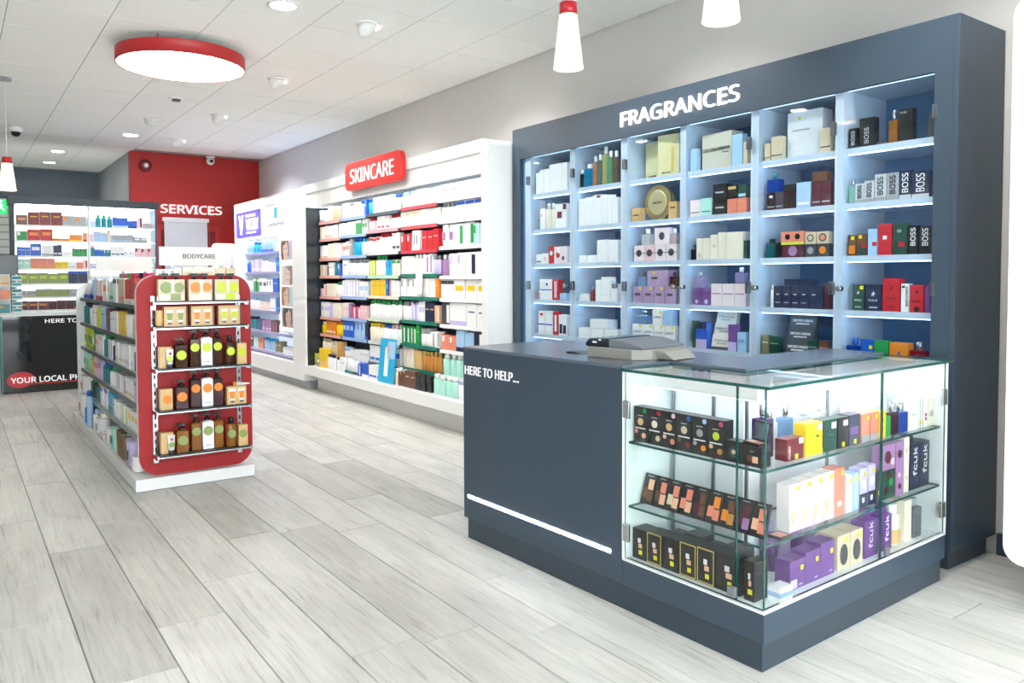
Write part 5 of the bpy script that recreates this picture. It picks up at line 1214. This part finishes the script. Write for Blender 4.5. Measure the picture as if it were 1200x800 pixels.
# ---- brand unit
BT = ['b:lb/wh:2:.1:.17 b:tq/bl:3:.1:.15 c:lb/bl:4:.09:.17 b:wh/gy:2:.1:.18 c:bl/wh:1:.1:.18', 'b:bl/lb:2:.1:.17 c:lv/wh:4:.1:.17 c:wh/gy:2:.1:.15 c:pp/sa:3:.09:.13 c:bl/tq:2:.14:.19', 'c:wh/lb:2:.1:.15 c:gn/wh:2:.08:.18 c:wh/ch:2:.1:.18 c:wh/nv:2:.09:.17 c:bl/lb:2:.14:.19', 'b:wh/lb:5:.09:.17 c:pp/pe:4:.09:.12 c:wh/lb:2:.09:.16 c:bl/tq:2:.14:.19', 'b:tl/nv:3:.1:.17 c:nv/bl:2:.1:.14 c:mv/pp:3:.09:.14 c:br/mv:2:.09:.15 b:wh/lb:6:.11:.14', 'c:ch/wh:2:.1:.13 c:mt/wh:2:.1:.14 c:sa/br:2:.1:.15 b:lb/tq:4:.1:.16 c:ol/wh:2:.09:.14 j:wh/wh:5:.13:.08']
for k, z in enumerate(BZ + [.585, .33]):
    r = Row(BX0 - .1, BY - .13, PI, z, '%s shelf, purple header unit' % ORD[k + 1], 'cosmetic', 'cosmetics in the purple header unit', (BX0 - .1) - (9.8 if k < 4 else 9.2))
    r.fill(BT[k], 1.0, .08)

# ---- pharmacy shelves
PL = ['c:br/sa:1:.11:.11 c:dr/ye:3:.11:.15 c:gy/ora:2:.12:.12', 'c:gn/wh:1:.1:.1 c:rd/ora:2:.12:.13 c:ora/rd:1:.16:.03 c:ora/ye:1:.13:.08 c:sa/rd:1:.04:.1', 'c:bl/lb:3:.05:.1 c:bl/wh:1:.13:.14 c:wh/gy:3:.045:.12 c:nv/wh:2:.05:.13 c:wh/gn:1:.12:.05 c:gn/ch:4:.045:.09', 'c:mt/wh:2:.07:.11 c:sa/ora:3:.09:.12 c:ye/gn:2:.07:.08 c:wh/gy:1:.1:.08 c:sa/pe:1:.07:.08 c:pk/rd:1:.05:.1', 'c:og/lm:5:.1:.12 c:nv/bl:2:.1:.15', 'c:gy/ye:2:.09:.07 c:og/gy:4:.09:.09 c:gy/wh:2:.1:.09', 'c:wi/ora:3:.12:.1 c:wi/nv:3:.11:.1 c:nv/ora:2:.09:.1']
PR = ['c:lb/lv:2:.05:.08 b:tl/gn:2:.1:.17 b:tl/gn:1:.1:.16 c:bl/lb:4:.07:.14 c:bl/nv:2:.08:.1 c:pk/wi:1:.1:.15 c:gy/pk:3:.07:.08', 'c:pk/wh:1:.05:.1 c:lb/sa:3:.06:.13 b:cr/ora:1:.07:.15 c:gy/lb:4:.08:.1 c:gy/wh:2:.1:.07 c:wh/gy:1:.1:.02', 'c:tl/pk:1:.06:.14 c:bl/lb:2:.07:.1 c:tl/wh:2:.05:.09 c:wh/tl:3:.07:.13 c:wh/gy:2:.08:.07 c:pk/dr:3:.1:.12', 'c:lv/wh:4:.05:.07 c:lv/pu:1:.05:.1 c:wh/gy:5:.08:.07', 'c:wh/lb:6:.09:.1', 'c:lb/wh:6:.09:.1', 'c:wh/gn:6:.09:.1']
for k in range(7):
    r = Row(QX + .03, -.69, -PI / 2, QZ[k], '%s shelf, left pharmacy bay' % ORD[k + 1], 'medicine', 'medicines in the left pharmacy bay', .79); r.fill(PL[k], 1.12, .1, hmax=(QZ[k - 1] if k else 2.22) - QZ[k] - .03)
    r = Row(QX + .03, -1.52, -PI / 2, [1.982, 1.79, 1.596, 1.436, 1.24, 1.066, .9][k], '%s shelf, right pharmacy bay' % ORD[k + 1], 'medicine', 'medicines in the right pharmacy bay', .78); r.fill(PR[k], 1.0, .1)
# small rack and clip strip on the pharmacy counter
rk = empty('counter_rack', (10.5, -.5, .9)); tag(rk, 'small white tiered rack at the left end of black counter', 'rack')
for k, z in enumerate((0.002, .16, .31)): ob('tier', MB().box(0, .12, -.05, .25, z, z + .01), mat('F0F4F2', .4), rk)
ob('rack_back', MB().box(.12, .13, -.05, .25, 0, .45), mat('E8ECEA', .4), rk)
for k, z in enumerate((.912, 1.07, 1.22)):
    r = Row(10.505, -.26, -PI / 2, z, '%s tier, counter rack' % ORD[3 - k], 'lozenge', 'packs in the counter rack', .28)
    r.fill(['c:tl/ora:3:.09:.1', 'c:sa/ora:3:.09:.1', 'c:ki/ora:3:.09:.12'][k], 1.0, .09)
cs = empty('clip_strip', (10.46, -.605, .9)); tag(cs, 'hanging strip of teal and white packs beside counter rack', 'display strip')
ob('strip', MB().box(0, .006, -.01, .01, 0, .45), mat('E0E6E4', .4), cs)
for k in range(6):
    p_ = ob('pack', cached('cspack', lambda: MB().box(-.02, 0, -.05, .05, 0, .06).mesh('pack', .006)), mat('DCEBEA', .4), cs, (0, 0, .01 + .073 * k))
    ob('pack_band', cached('csband', lambda: MB().box(-.0215, -.0205, -.045, .045, .02, .05).mesh('pack_band')), mat('1E8A90' if k % 2 else '4AA0A8', .4), p_)
sc_ = empty('till_screen', (10.85, -.5, .9)); tag(sc_, 'dark till screen on a grey stand at the left edge', 'screen')
ob('stand', MB().box(.02, .06, -.03, .03, 0, .5).box(-.05, .1, -.1, .1, 0, .015), M_STEEL, sc_)
ob('screen', MB().box(0, .03, -.15, .2, .42, .68).mesh('screen', .008), mat('3A3E42', .25), sc_)
